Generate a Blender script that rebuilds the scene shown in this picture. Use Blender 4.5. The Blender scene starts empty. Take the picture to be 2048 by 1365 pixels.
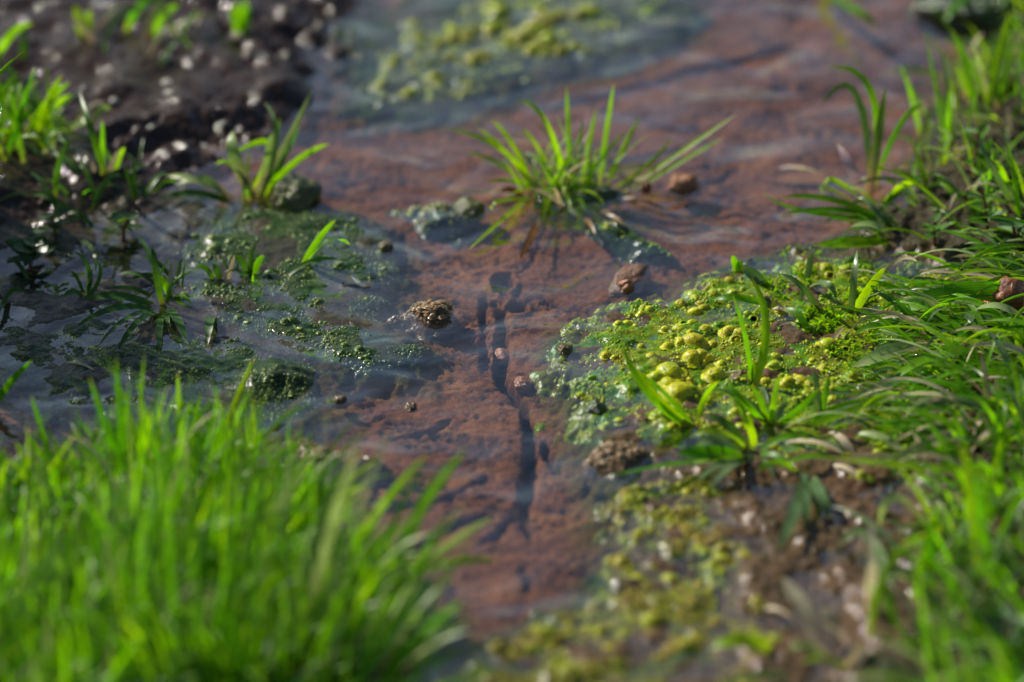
import bpy, math, random
import numpy as np
from mathutils import Vector, noise as mnoise

SC = bpy.context.scene
COL = SC.collection
R = math.radians
random.seed(7)
RNG = np.random.default_rng(11)

# ------------------------------------------------------------------ camera
PITCH, LENS, CAMH = 30.0, 100.0, 0.475
FPX = 2048 * LENS / 36.0
cam = bpy.data.cameras.new('camera')
cam.lens = LENS; cam.sensor_width = 36.0
cam.clip_start = 0.02; cam.clip_end = 400.0
camo = bpy.data.objects.new('camera', cam); COL.objects.link(camo)
camo.location = (0, 0, CAMH)
camo.rotation_euler = (R(90 - PITCH), 0, 0)
SC.camera = camo
cam.dof.use_dof = True
cam.dof.focus_distance = 0.952
cam.dof.aperture_fstop = 4.7
cam.dof.aperture_blades = 0

# ------------------------------------------------------------------ sky, sun, exposure
SUN_AZ, SUN_EL = -50.0, 34.0          # degrees from +Y (clockwise), elevation
w = bpy.data.worlds.new('World'); SC.world = w; w.use_nodes = True
sk = w.node_tree.nodes.new('ShaderNodeTexSky'); sk.sky_type = 'NISHITA'
sk.sun_disc = False; sk.sun_elevation = R(SUN_EL); sk.sun_rotation = R(SUN_AZ)
bg = w.node_tree.nodes['Background']; bg.inputs[1].default_value = 0.064
w.node_tree.links.new(sk.outputs[0], bg.inputs[0])
sl = bpy.data.lights.new('sun', 'SUN'); sl.energy = 5.0; sl.angle = R(0.53); sl.color = (1.0, 0.93, 0.82)
so = bpy.data.objects.new('sun', sl); COL.objects.link(so)
SD = Vector((math.sin(R(SUN_AZ)) * math.cos(R(SUN_EL)), math.cos(R(SUN_AZ)) * math.cos(R(SUN_EL)), math.sin(R(SUN_EL))))
so.rotation_euler = (-SD).to_track_quat('-Z', 'Y').to_euler()
so.location = (-3, 3, 3)
vs = SC.view_settings
vs.view_transform = 'Standard'; vs.look = 'None'; vs.gamma = 1.0; vs.exposure = 0.42
vs.use_curve_mapping = False
SC.cycles.max_bounces = 8; SC.cycles.transparent_max_bounces = 12
SC.cycles.caustics_reflective = False; SC.cycles.caustics_refractive = False
SC.cycles.sample_clamp_indirect = 6.0

# ------------------------------------------------------------------ survey helpers: photo survey point -> place on a level plane
def P(px, py, z=0.0):
    """Ground position (metres) of a surveyed point lying at height z (metres)."""
    u = (px - 1024) / FPX; v = (682.5 - py) / FPX
    c, s = math.cos(R(PITCH)), math.sin(R(PITCH))
    dx, dy, dz = u, c + v * s, -s + v * c
    t = (z - CAMH) / dz
    return np.array([dx * t, dy * t, z])

def PX(poly, z=0.0):
    return np.array([P(a, b, z)[:2] for a, b in poly]) * 1000.0      # mm

def scale_at(py):                      # photo pixels per mm near the ground
    a = R(PITCH) + math.atan((py - 682.5) / FPX)
    return FPX / (CAMH / math.sin(a)) / 1000.0

# ------------------------------------------------------------------ numpy noise
def _hash(ix, iy, seed):
    h = (ix.astype(np.int64) * 374761393 + iy.astype(np.int64) * 668265263 + seed * 974711) & 0xffffffff
    h = ((h ^ (h >> 13)) * 1274126177) & 0xffffffff
    h = (h ^ (h >> 16)) & 0xffffffff
    return h / 4294967296.0

def perlin(x, y, seed=0):
    x = np.asarray(x, float); y = np.asarray(y, float)
    ix = np.floor(x); iy = np.floor(y); fx = x - ix; fy = y - iy
    ux = fx * fx * fx * (fx * (fx * 6 - 15) + 10); uy = fy * fy * fy * (fy * (fy * 6 - 15) + 10)
    def g(ox, oy):
        a = _hash(ix + ox, iy + oy, seed) * 6.2831853
        return np.cos(a) * (fx - ox) + np.sin(a) * (fy - oy)
    a = g(0, 0); b = g(1, 0); c = g(0, 1); d = g(1, 1)
    return 1.45 * ((a * (1 - ux) + b * ux) * (1 - uy) + (c * (1 - ux) + d * ux) * uy)

def fbm(x, y, s, oct=3, seed=0, gain=0.5):
    r = 0.0; a = 1.0; f = 1.0 / s
    for o in range(oct):
        r = r + a * perlin(x * f + 17.3 * o, y * f - 9.1 * o, seed + o * 31); a *= gain; f *= 2.03
    return r

def sst(a, b, x):
    t = np.clip((x - a) / (b - a), 0, 1)
    return t * t * (3 - 2 * t)

def sdpoly(X, Y, poly):
    """signed distance, positive inside (mm)"""
    d = np.full(np.shape(X), 1e9); ins = np.zeros(np.shape(X), bool)
    n = len(poly)
    for i in range(n):
        ax, ay = poly[i]; bx, by = poly[(i + 1) % n]
        ex, ey = bx - ax, by - ay
        wx, wy = X - ax, Y - ay
        t = np.clip((wx * ex + wy * ey) / (ex * ex + ey * ey + 1e-9), 0, 1)
        d = np.minimum(d, (wx - t * ex) ** 2 + (wy - t * ey) ** 2)
        c = ((ay > Y) != (by > Y)) & (X < (bx - ax) * (Y - ay) / (by - ay + 1e-12) + ax)
        ins ^= c
    d = np.sqrt(d)
    return np.where(ins, d, -d)

def dline(X, Y, pts):
    """distance to a polyline of (x,y,halfwidth) minus the local half width (mm)"""
    best = np.full(np.shape(X), 1e9)
    for i in range(len(pts) - 1):
        ax, ay, aw = pts[i]; bx, by, bw = pts[i + 1]
        ex, ey = bx - ax, by - ay
        t = np.clip(((X - ax) * ex + (Y - ay) * ey) / (ex * ex + ey * ey + 1e-9), 0, 1)
        dd = np.hypot(X - ax - t * ex, Y - ay - t * ey) - (aw + t * (bw - aw))
        best = np.minimum(best, dd)
    return best

# ------------------------------------------------------------------ layout polygons (surveyed)
MUD_UL = PX([(-1500, -1200), (760, -1200), (720, -60), (650, 60), (640, 190), (560, 300), (400, 345), (330, 420), (230, 450), (-1500, 470)])
SHAL_L = PX([(-900, 330), (330, 330), (430, 400), (560, 370), (640, 400), (740, 430), (800, 480), (790, 560), (770, 620), (860, 690), (820, 735), (690, 745), (660, 830), (560, 850), (300, 830), (120, 800), (60, 760), (-900, 800)])
BANK_R = PX([(3600, -900), (2250, -300), (1960, 90), (1850, 200), (1800, 300), (1770, 390), (1690, 440), (1720, 500), (1850, 520), (1930, 620), (1900, 740), (1840, 870), (1800, 960), (1880, 1040), (1800, 1120), (1790, 1250), (1690, 1330), (1620, 1500), (1600, 2400), (3800, 2400)])
SHAL_R = PX([(1130, 640), (1210, 590), (1330, 580), (1400, 530), (1500, 500), (1660, 470), (1760, 430), (2600, 300), (2800, 2400), (840, 2400), (900, 1400), (960, 1260), (1060, 1225), (1180, 1180), (1220, 1090), (1190, 1030), (1190, 950), (1160, 890), (1150, 830), (1110, 760), (1105, 690)])
BANK_F = PX([(-1400, 960), (0, 950), (200, 915), (520, 905), (640, 930), (700, 1010), (760, 1090), (880, 1150), (920, 1260), (900, 1370), (980, 2600), (-1600, 2600)])
FAR_M = PX([(660, 40), (820, -10), (1000, -120), (1420, -200), (1380, 40), (1230, 110), (1060, 150), (960, 195), (830, 215), (700, 205), (720, 150)])

def L3(lst):                                       # px polyline with half widths in px -> mm
    out = []
    for a, b, hw in lst:
        q = P(a, b) * 1000; out.append((q[0], q[1], .64 * hw / scale_at(b)))
    return out
CRACKS = [L3([(1000, 592, 6), (1004, 640, 11), (1002, 690, 12), (1002, 722, 10), (1022, 748, 17), (1046, 772, 10), (1053, 800, 7), (1060, 850, 14), (1064, 905, 17), (1052, 955, 14), (1046, 985, 9)]),
          L3([(1046, 985, 9), (1015, 1008, 9), (990, 1040, 7), (960, 1058, 3)]),
          L3([(1046, 985, 3), (1052, 1010, 6), (1058, 1040, 2)]),
          L3([(1048, 1100, 4), (1055, 1125, 7), (1058, 1145, 3)]),
          L3([(968, 560, 3), (962, 600, 3), (970, 650, 4), (972, 700, 7)]),
          L3([(1085, 850, 3), (1098, 880, 8), (1125, 905, 4)]),
          L3([(690, 690, 4), (730, 690, 8), (690, 760, 9)]),
          L3([(805, 440, 3), (808, 480, 5), (800, 530, 3)]),
          L3([(700, 1000, 3), (800, 975, 7), (900, 960, 8), (970, 920, 5)]),
          L3([(820, 1075, 5), (870, 1040, 12), (960, 1000, 4)]),
          L3([(900, 800, 2), (850, 830, 5), (790, 850, 3)]),
          L3([(1310, 220, 6), (1360, 228, 15), (1400, 224, 6)]),
          L3([(1080, 190, 6), (1200, 165, 12), (1340, 130, 18), (1480, 90, 16), (1580, 60, 10)]),
          L3([(1160, 300, 4), (1300, 280, 7), (1420, 250, 4)]),
          L3([(1520, 330, 4), (1600, 345, 9), (1680, 340, 5)]),
          L3([(1480, 300, 3), (1440, 330, 6), (1350, 350, 3)])]
HOLES = [(1006, 536, 25, 20), (1034, 583, 23, 15), (985, 575, 11, 10), (1090, 575, 10, 7)]
HOLES = [(P(a, b) * 1000, c / scale_at(b), d / scale_at(b) / math.sin(R(29))) for a, b, c, d in HOLES]

def terrain(x, y, want_col=False):
    """height (m) and albedo of the ground at x, y (m)"""
    X = np.asarray(x, float) * 1000; Y = np.asarray(y, float) * 1000
    wx = fbm(X, Y, 28, 2, 5) * 7; wy = fbm(X, Y, 28, 2, 9) * 7
    ed = fbm(X, Y, 7, 3, 3) * 2.6
    Xw, Yw = X + wx * .35, Y + wy * .35
    m_ul = sdpoly(Xw, Yw, MUD_UL) + ed * 2.5 + wx + 26 * fbm(X, Y, 55, 3, 15)
    m_sl = sdpoly(Xw, Yw, SHAL_L) + ed * 1.6
    m_sr = sdpoly(Xw, Yw, SHAL_R) + ed * 1.4
    m_br = sdpoly(Xw, Yw, BANK_R) + ed * 1.5
    m_bf = sdpoly(Xw, Yw, BANK_F) + ed * 1.5
    m_fm = sdpoly(Xw, Yw, FAR_M) + ed * 2
    f_fine = fbm(X, Y, 2.6, 3, 21, .6)
    wr = 1 - np.abs(fbm(X * .55 + wx, Y * 1.0 + wy, 9, 2, 41))            # wrinkles in the silt skin
    pit = fbm(X * .8, Y, 2.7, 3, 61, .7)
    pitm = sst(.25, .80, pit * .9 + .85 * fbm(X * .45 + wx, Y + .4 * X, 20, 3, 63))
    h = -6.5 + 2.2 * fbm(X, Y, 34, 3, 1) + 1.3 * (wr - .8) + .26 * f_fine - .8 * pitm
    cr = np.full(X.shape, 0.0)
    for ci, c in enumerate(CRACKS):
        d = dline(X + f_fine * .8 + wx * .12, Y + f_fine * .8, c)
        cr = np.maximum(cr, {0: 1.0, 4: .85, 5: .7, 8: .3, 9: .35, 12: .85}.get(ci, .5) * sst(1.5, -.2, d + 1.5 * np.maximum(0, fbm(X, Y, 8, 2, 65))))
    for (q, a, b) in HOLES:
        d = np.hypot((X - q[0]) / a, (Y - q[1]) / b) + .1 * f_fine
        cr = np.maximum(cr, .5 * sst(1.08, .7, d))
        h = h + 1.1 * np.exp(-((d - 1.15) / .2) ** 2)
    h = h - 7.5 * cr
    k = sst(-9, 9, m_fm); h = h * (1 - k) + k * (-2.4 + 1.6 * fbm(X, Y, 12, 3, 71))
    ksl = sst(-9, 9, m_sl); lumps = fbm(X, Y, 24, 3, 81, .42)
    h = h * (1 - ksl) + ksl * (-.5 + 2.0 * lumps + .25 * f_fine)
    ksr = sst(-7, 8, m_sr)
    h = h * (1 - ksr) + ksr * (-.9 + 1.5 * sst(900, 700, Y) * sst(40, 90, X) + 2.4 * fbm(X, Y, 16, 4, 91) + .5 * f_fine)
    kul = sst(-26, 46, m_ul)
    clod = fbm(X, Y, 24, 4, 101, .45)
    h = h * (1 - kul ** .7) + kul ** .7 * (1.5 + 6.5 * kul + 2.9 * clod + .30 * f_fine)
    kbr = sst(-6, 30, m_br); h = h * (1 - kbr) + kbr * (7 + 4 * fbm(X, Y, 22, 3, 111) + .6 * f_fine)
    kbf = sst(-6, 26, m_bf); h = h * (1 - kbf) + kbf * (5 + 3 * fbm(X, Y, 22, 3, 121) + .6 * f_fine)
    # wide surroundings: meadow rising gently round the stream
    far = np.hypot(X, Y - 850)
    rise = sst(430, 800, far)
    h = h + rise * (26 + 14 * fbm(X, Y, 300, 3, 131)) + sst(3000, 30000, far) * 700 * (.5 + .5 * fbm(X, Y, 9000, 2, 133))
    h = h - sst(350, 100, np.hypot(X, Y)) * 30
    if not want_col:
        return h / 1000.0
    def mix(a, b, k):
        return a * (1 - k[..., None]) + np.array(b) * k[..., None]
    n1 = fbm(X, Y, 30, 3, 201); n2 = fbm(X, Y, 5, 3, 211); n3 = fbm(X, Y, 1.6, 2, 221)
    c = np.ones(X.shape + (3,)) * np.array([.160, .066, .033])
    c = c * (1 + .22 * n1 + .16 * n2 + .16 * n3)[..., None]
    c = mix(c, (.225, .104, .050), .75 * sst(.0, .6, fbm(X * .5 + wx, Y + wy, 15, 3, 231)))
    c = mix(c, (.045, .027, .026), np.clip(pitm * .85, 0, 1))
    c = mix(c, (.014, .012, .014), np.clip(cr * 1.1, 0, 1))
    green = np.stack([.035 + .015 * n2, .062 + .025 * n2, .016 + 0 * n2], -1)
    gl = np.maximum(sst(-15, 4, m_sl) * .75, sst(-12, 3, m_sr) * .8)
    gl = np.maximum(gl, sst(-16, 2, m_fm) * .9)
    gl = np.clip(gl * (1 + .5 * n1), 0, 1)
    c = c * (1 - gl[..., None]) + green * gl[..., None]
    mudc = np.stack([.060 + .018 * n2, .047 + .014 * n2, .038 + .010 * n2], -1)
    mudR = np.stack([.100 + .04 * n2, .056 + .022 * n2, .026 + .012 * n2], -1)
    k = sst(4, 14, m_sr)[..., None] * .85; c = c * (1 - k) + mudR * k
    k = sst(2, 16, m_sl)[..., None] * .8; c = c * (1 - k) + mudc * k * .6
    k = sst(-6, 14, m_ul)[..., None]; c = c * (1 - k) + mudc * np.array([1.25, .95, .75]) * k * .46
    k = np.maximum(sst(-4, 14, m_br), sst(-4, 14, m_bf))[..., None]
    soil = np.stack([.045 + .016 * n2, .040 + .018 * n2, .022 + .006 * n2], -1)
    c = c * (1 - k) + soil * k
    grass = np.stack([.055 + .02 * n1, .09 + .03 * n1, .020 + .006 * n1], -1)
    k = sst(500, 1100, far)[..., None]; c = c * (1 - k) + grass * k
    wet = sst(-1.0, .6, h) * (1 - .8 * np.maximum(sst(0, 16, m_br), sst(0, 16, m_bf)))
    return h / 1000.0, np.clip(c, .004, .9), wet

HG = {}
def _hgrid():
    HG['x0'], HG['y0'], HG['s'] = -.34, .52, .002
    xs = np.arange(-.34, .34, .002); ys = np.arange(.52, 1.30, .002)
    gx, gy = np.meshgrid(xs, ys)
    HG['z'] = terrain(gx.ravel(), gy.ravel()).reshape(len(ys), len(xs))
_hgrid()
def TH(x, y):
    z = HG['z']; a = (x - HG['x0']) / HG['s']; b = (y - HG['y0']) / HG['s']
    if not (0 <= a < z.shape[1] - 1 and 0 <= b < z.shape[0] - 1):
        return float(terrain(np.array([x]), np.array([y]))[0])
    i = int(a); j = int(b); a -= i; b -= j
    return float((z[j, i] * (1 - a) + z[j, i + 1] * a) * (1 - b) + (z[j + 1, i] * (1 - a) + z[j + 1, i + 1] * a) * b)

def ON(px, py, extra=0.0):
    """point on the ground (or on the water, where that is higher)"""
    z = 0.0
    for _ in range(4):
        q = P(px, py, z); z = max(TH(q[0], q[1]), -0.0005)
    q = P(px, py, z + extra)
    return q

# ------------------------------------------------------------------ object helpers
def tag(o, label=None, cat=None, group=None, kind=None):
    if label: o['label'] = label
    if cat: o['category'] = cat
    if group: o['group'] = group
    if kind: o['kind'] = kind
    return o

def obj(name, me, mat=None, parent=None, loc=None):
    o = bpy.data.objects.new(name, me); COL.objects.link(o)
    if mat is not None and me is not None and not me.materials: me.materials.append(mat)
    if parent is not None: o.parent = parent
    if loc is not None: o.location = loc
    return o

def empty(name, loc):
    o = bpy.data.objects.new(name, None); o.empty_display_size = .005
    COL.objects.link(o); o.location = loc
    return o

def mesh_np(name, V, F, smooth=True, attrs=None):
    """V (n,3), F list of index arrays all of one size (m,k) or list of lists"""
    me = bpy.data.meshes.new(name)
    V = np.asarray(V, np.float32)
    if isinstance(F, np.ndarray):
        m, k = F.shape
        me.vertices.add(len(V)); me.vertices.foreach_set('co', V.ravel())
        me.loops.add(m * k); me.loops.foreach_set('vertex_index', F.ravel().astype(np.int32))
        me.polygons.add(m)
        me.polygons.foreach_set('loop_start', (np.arange(m) * k).astype(np.int32))
        me.polygons.foreach_set('loop_total', np.full(m, k, np.int32))
        if smooth: me.polygons.foreach_set('use_smooth', np.ones(m, bool))
        me.update(calc_edges=True)
    else:
        me.from_pydata([tuple(v) for v in V.tolist()], [], F)
        if smooth: me.polygons.foreach_set('use_smooth', [True] * len(me.polygons))
        me.update()
    for an, (ty, arr) in (attrs or {}).items():
        a = me.attributes.new(an, ty, 'POINT')
        if ty == 'FLOAT_VECTOR': a.data.foreach_set('vector', np.asarray(arr, np.float32).ravel())
        elif ty == 'FLOAT': a.data.foreach_set('value', np.asarray(arr, np.float32).ravel())
        elif ty == 'FLOAT_COLOR':
            b = np.ones((len(arr), 4), np.float32); b[:, :3] = arr
            a.data.foreach_set('color', b.ravel())
    return me

# ------------------------------------------------------------------ material helpers
class NT:
    def __init__(s, name):
        s.m = bpy.data.materials.new(name); s.m.use_nodes = True
        s.t = s.m.node_tree; s.t.nodes.clear()
        s.out = s.n('ShaderNodeOutputMaterial')
    def n(s, ty, **kw):
        nd = s.t.nodes.new(ty)
        for k, v in kw.items(): setattr(nd, k, v)
        return nd
    def l(s, a, b): s.t.links.new(a, b)
    def set(s, sock, v):
        if hasattr(v, 'is_output') or isinstance(v, bpy.types.NodeSocket): s.l(v, sock)
        elif isinstance(v, (tuple, list)) and len(v) == 3 and sock.type == 'RGBA': sock.default_value = (*v, 1)
        else: sock.default_value = v
    def pos(s): return s.n('ShaderNodeNewGeometry').outputs['Position']
    def noise(s, scale, detail=3, rough=.5, vec=None, dist=0.0):
        nd = s.n('ShaderNodeTexNoise'); nd.inputs['Scale'].default_value = scale
        nd.inputs['Detail'].default_value = detail; nd.inputs['Roughness'].default_value = rough
        nd.inputs['Distortion'].default_value = dist
        s.l(vec if vec is not None else s.pos(), nd.inputs['Vector'])
        return nd.outputs[0]
    def ramp(s, fac, stops, interp='LINEAR'):
        r = s.n('ShaderNodeValToRGB'); r.color_ramp.interpolation = interp
        e = r.color_ramp.elements
        while len(e) < len(stops): e.new(.5)
        for i, (p, c) in enumerate(stops):
            e[i].position = p; e[i].color = (c, c, c, 1) if not isinstance(c, (tuple, list)) else (*c, 1)
        s.l(fac, r.inputs[0]); return r.outputs[0]
    def mix(s, a, b, f, mode='MIX'):
        m = s.n('ShaderNodeMix', data_type='RGBA', blend_type=mode)
        s.set(m.inputs[0], f); s.set(m.inputs[6], a); s.set(m.inputs[7], b)
        return m.outputs[2]
    def math(s, op, a, b=0.0):
        m = s.n('ShaderNodeMath', operation=op); s.set(m.inputs[0], a); s.set(m.inputs[1], b)
        return m.outputs[0]
    def bump(s, height, dist, strength=1.0, normal=None):
        b = s.n('ShaderNodeBump'); b.inputs['Distance'].default_value = dist
        s.set(b.inputs['Strength'], strength); s.l(height, b.inputs['Height'])
        if normal is not None: s.l(normal, b.inputs['Normal'])
        return b.outputs[0]
    def pbsdf(s, **kw):
        p = s.n('ShaderNodeBsdfPrincipled')
        for k, v in kw.items(): s.set(p.inputs[k.replace('_', ' ')], v)
        return p
    def shmix(s, a, b, f):
        m = s.n('ShaderNodeMixShader'); s.set(m.inputs[0], f); s.l(a, m.inputs[1]); s.l(b, m.inputs[2])
        return m.outputs[0]
    def done(s, sh):
        s.l(sh, s.out.inputs[0]); return s.m

# ---- ground
def mat_ground():
    t = NT('wet_ground')
    a = t.n('ShaderNodeAttribute', attribute_name='Cd'); wv = t.n('ShaderNodeAttribute', attribute_name='wet')
    n1 = t.noise(900, 4, .65); n2 = t.noise(260, 3, .6)
    v = t.ramp(n1, [(.3, .68), (.72, 1.32)])
    col = t.mix(a.outputs['Color'], v, 1.0, 'MULTIPLY')
    rough = t.mix((.75, .75, .75), t.ramp(n2, [(.35, .05), (.7, .20)]), wv.outputs['Fac'])
    spec = t.math('MULTIPLY', wv.outputs['Fac'], .36)
    hh = t.math('ADD', n1, t.math('MULTIPLY', n2, 1.6))
    b = t.bump(hh, .0011, t.math('SUBTRACT', .55, t.math('MULTIPLY', wv.outputs['Fac'], .27)))
    p = t.pbsdf(Base_Color=col, Roughness=rough, Normal=b)
    t.l(spec, p.inputs['Specular IOR Level'])
    return t.done(p.outputs[0])

# ---- water: clear, reflecting film with gentle ripples
def mat_water():
    t = NT('stream_water')
    mp = t.n('ShaderNodeMapping'); t.l(t.pos(), mp.inputs[0])
    mp.inputs['Rotation'].default_value = (0, 0, R(-24)); mp.inputs['Scale'].default_value = (.75, .8, 1.0)
    n1 = t.noise(36, 1, .4, mp.outputs[0], .8); n2 = t.noise(150, 2, .5, mp.outputs[0], .3)
    hh = t.math('ADD', n1, t.math('MULTIPLY', n2, .09))
    b = t.bump(hh, .0055, 1.0)
    fr = t.n('ShaderNodeFresnel'); fr.inputs[0].default_value = 1.9; t.l(b, fr.inputs['Normal'])
    tr = t.n('ShaderNodeBsdfTransparent'); tr.inputs[0].default_value = (.90, .92, .92, 1)
    gl = t.n('ShaderNodeBsdfGlossy'); gl.inputs['Color'].default_value = (.95, .97, 1, 1); gl.inputs['Roughness'].default_value = .06
    t.l(b, gl.inputs['Normal'])
    # thin clay film; its lavender patches paint sky sheen into the colour
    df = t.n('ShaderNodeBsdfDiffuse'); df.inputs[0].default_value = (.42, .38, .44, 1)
    murk_sheen = t.ramp(t.noise(17, 4, .6, mp.outputs[0], 1.2), [(.46, .0), (.76, .10)])
    base = t.shmix(tr.outputs[0], df.outputs[0], murk_sheen)
    bf = t.n('ShaderNodeNewGeometry').outputs['Backfacing']     # seen from below the film lets light straight through
    fac = t.math('MULTIPLY', fr.outputs[0], t.math('SUBTRACT', 1.0, bf))
    return t.done(t.shmix(base, gl.outputs[0], fac))

# ---- grass blades: bt = (along, across, random)
def mat_grass(name, lo, hi, base, tip, basel=.18, tipl=.9, rough=.38, trans=.56, vein=.25, tm=(2.1, 2.0, .3)):
    t = NT(name)
    a = t.n('ShaderNodeAttribute', attribute_name='bt')
    sx = t.n('ShaderNodeSeparateXYZ'); t.l(a.outputs['Vector'], sx.inputs[0])
    al, ac, rn = sx.outputs
    c = t.mix(lo, hi, rn)
    pn = t.ramp(t.noise(160, 2), [(.3, .7), (.7, 1.25)])
    c = t.mix(c, pn, 1.0, 'MULTIPLY')
    wv = t.math('SINE', t.math('MULTIPLY', ac, 44.0))
    vv = t.ramp(t.math('ADD', t.math('MULTIPLY', wv, .5), .5), [(0, 1 - vein), (1, 1 + vein * .5)])
    c = t.mix(c, vv, 1.0, 'MULTIPLY')
    bs = t.n('ShaderNodeMapRange'); bs.inputs[1].default_value = 0; bs.inputs[2].default_value = basel
    bs.inputs[3].default_value = 1; bs.inputs[4].default_value = 0; t.l(al, bs.inputs[0])
    c = t.mix(c, base, bs.outputs[0])
    tp = t.n('ShaderNodeMapRange'); tp.inputs[1].default_value = tipl; tp.inputs[2].default_value = 1.0
    t.l(t.math('ADD', al, t.math('MULTIPLY', rn, .05)), tp.inputs[0])
    c = t.mix(c, tip, t.math('MULTIPLY', tp.outputs[0], .8))
    p = t.pbsdf(Base_Color=c, Roughness=rough)
    p.inputs['Specular IOR Level'].default_value = .32
    tl = t.n('ShaderNodeBsdfTranslucent')
    t.l(t.mix(c, tm, 1.0, 'MULTIPLY'), tl.inputs[0])
    return t.done(t.shmix(p.outputs[0], tl.outputs[0], trans))

# ---- algae film and bubbles
def mat_film(name, cols, rough=.16, speck=.6):
    t = NT(name)
    n = t.noise(70, 4, .6); f = t.noise(520, 4, .65)
    c = t.ramp(n, cols)
    c = t.mix(c, t.ramp(f, [(.32, 1 - speck), (.7, 1.3)]), 1.0, 'MULTIPLY')
    hh = t.math('ADD', t.noise(700, 3, .6), t.math('MULTIPLY', t.noise(230, 2), 1.5))
    b = t.bump(hh, .0006, .6)
    p = t.pbsdf(Base_Color=c, Roughness=t.ramp(t.noise(180, 3), [(.35, rough * .6), (.7, rough * 2.0)]), Normal=b)
    p.inputs['Specular IOR Level'].default_value = .30
    tl = t.n('ShaderNodeBsdfTranslucent'); t.l(c, tl.inputs[0])
    return t.done(t.shmix(p.outputs[0], tl.outputs[0], .12))

def mat_bubble(name, cols, sss=.5, rough=.2, dots=.42):
    t = NT(name)
    n = t.noise(62, 3, .6)
    c = t.ramp(n, cols)
    # clinging specks and thin fibres of algae on the skin
    f = t.noise(1500, 3, .6); f2 = t.noise(480, 3, .6)
    c = t.mix(c, t.ramp(f, [(.36, dots), (.46, 1.0)]), 1.0, 'MULTIPLY')
    c = t.mix(c, t.ramp(f2, [(.3, .62), (.7, 1.25)]), 1.0, 'MULTIPLY')
    b = t.bump(t.math('ADD', f, t.math('MULTIPLY', f2, 2.0)), .00045, .7)
    p = t.pbsdf(Base_Color=c, Roughness=rough, Normal=b)
    p.inputs['Specular IOR Level'].default_value = .25
    p.inputs['Coat Weight'].default_value = .2; p.inputs['Coat Roughness'].default_value = .05
    p.inputs['Subsurface Weight'].default_value = sss * .7; p.inputs['Subsurface Scale'].default_value = .0009
    p.inputs['Subsurface Radius'].default_value = (1.0, .9, .15)
    tl = t.n('ShaderNodeBsdfTranslucent'); t.l(t.mix(c, (1.5, 1.4, .7), 1.0, 'MULTIPLY'), tl.inputs[0])
    return t.done(t.shmix(p.outputs[0], tl.outputs[0], .15))

def mat_stone(name, a, b, green=None, rough=.2, gl=.5):
    t = NT(name)
    n = t.noise(150, 4, .6)
    c = t.ramp(n, [(.3, a), (.7, b)])
    if green:
        c = t.mix(c, green, t.ramp(t.noise(75, 4, .65), [(gl - .06, 0.0), (gl + .12, 1.0)]))
    f = t.noise(800, 4, .65)
    c = t.mix(c, t.ramp(f, [(.3, .6), (.7, 1.3)]), 1.0, 'MULTIPLY')
    p = t.pbsdf(Base_Color=c, Roughness=rough, Normal=t.bump(t.math('ADD', f, t.math('MULTIPLY', n, 2.0)), .0009, .8))
    return t.done(p.outputs[0])

def mat_plain(name, col, rough=.3, spec=.5, trans=0.0, var=.25, sc=300):
    t = NT(name)
    c = t.mix(col, t.ramp(t.noise(sc, 3), [(.3, 1 - var), (.7, 1 + var)]), 1.0, 'MULTIPLY')
    p = t.pbsdf(Base_Color=c, Roughness=rough); p.inputs['Specular IOR Level'].default_value = spec
    if trans:
        tl = t.n('ShaderNodeBsdfTranslucent'); t.l(c, tl.inputs[0])
        return t.done(t.shmix(p.outputs[0], tl.outputs[0], trans))
    return t.done(p.outputs[0])

M = {}
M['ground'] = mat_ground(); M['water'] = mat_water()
M['fresh'] = mat_grass('fresh_grass', (.050, .195, .003), (.145, .360, .005), (.20, .24, .07), (.22, .26, .03))
M['lush'] = mat_grass('lush_grass', (.085, .270, .003), (.180, .420, .006), (.16, .24, .05), (.22, .34, .03), trans=.6)
M['yellow'] = mat_grass('yellow_green_grass', (.140, .330, .004), (.250, .430, .007), (.26, .28, .08), (.28, .28, .05))
M['blue'] = mat_grass('bluish_grass', (.085, .170, .060), (.150, .230, .090), (.22, .20, .11), (.16, .18, .06), rough=.32, trans=.30, tm=(1.5, 1.6, .5))
M['pale'] = mat_grass('pale_grass', (.24, .36, .11), (.38, .47, .19), (.36, .20, .18), (.26, .30, .10), basel=.42, trans=.38, tm=(1.3, 1.4, .8))
M['dark'] = mat_grass('dark_grass', (.040, .120, .018), (.065, .165, .026), (.10, .07, .04), (.10, .12, .03), trans=.35)
M['dry'] = mat_grass('dry_grass', (.42, .35, .20), (.62, .54, .36), (.42, .26, .22), (.34, .26, .14), trans=.3, tm=(1.1, 1.0, .8))
M['straw'] = mat_grass('bleached_straw', (.58, .54, .36), (.70, .66, .46), (.66, .46, .42), (.55, .48, .30), basel=.5, trans=.5, tm=(1.1, 1.05, .85), vein=.12)
M['rust'] = mat_grass('rusty_dead_grass', (.13, .060, .014), (.24, .12, .028), (.10, .06, .02), (.12, .06, .02), trans=.3, tm=(1.3, 1.0, .6))
M['pink'] = mat_grass('pink_based_grass', (.110, .240, .020), (.180, .300, .040), (.42, .20, .24), (.20, .26, .04), basel=.6, tm=(1.3, 1.4, .7))
M['rose'] = mat_grass('rose_stem', (.46, .30, .33), (.58, .42, .44), (.50, .28, .32), (.50, .46, .36), trans=.25, tm=(1.1, 1.0, .9), vein=.1)
M['moss'] = mat_grass('moss_leaves', (.10, .24, .010), (.20, .34, .012), (.07, .13, .01), (.22, .30, .02), trans=.45)

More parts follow.
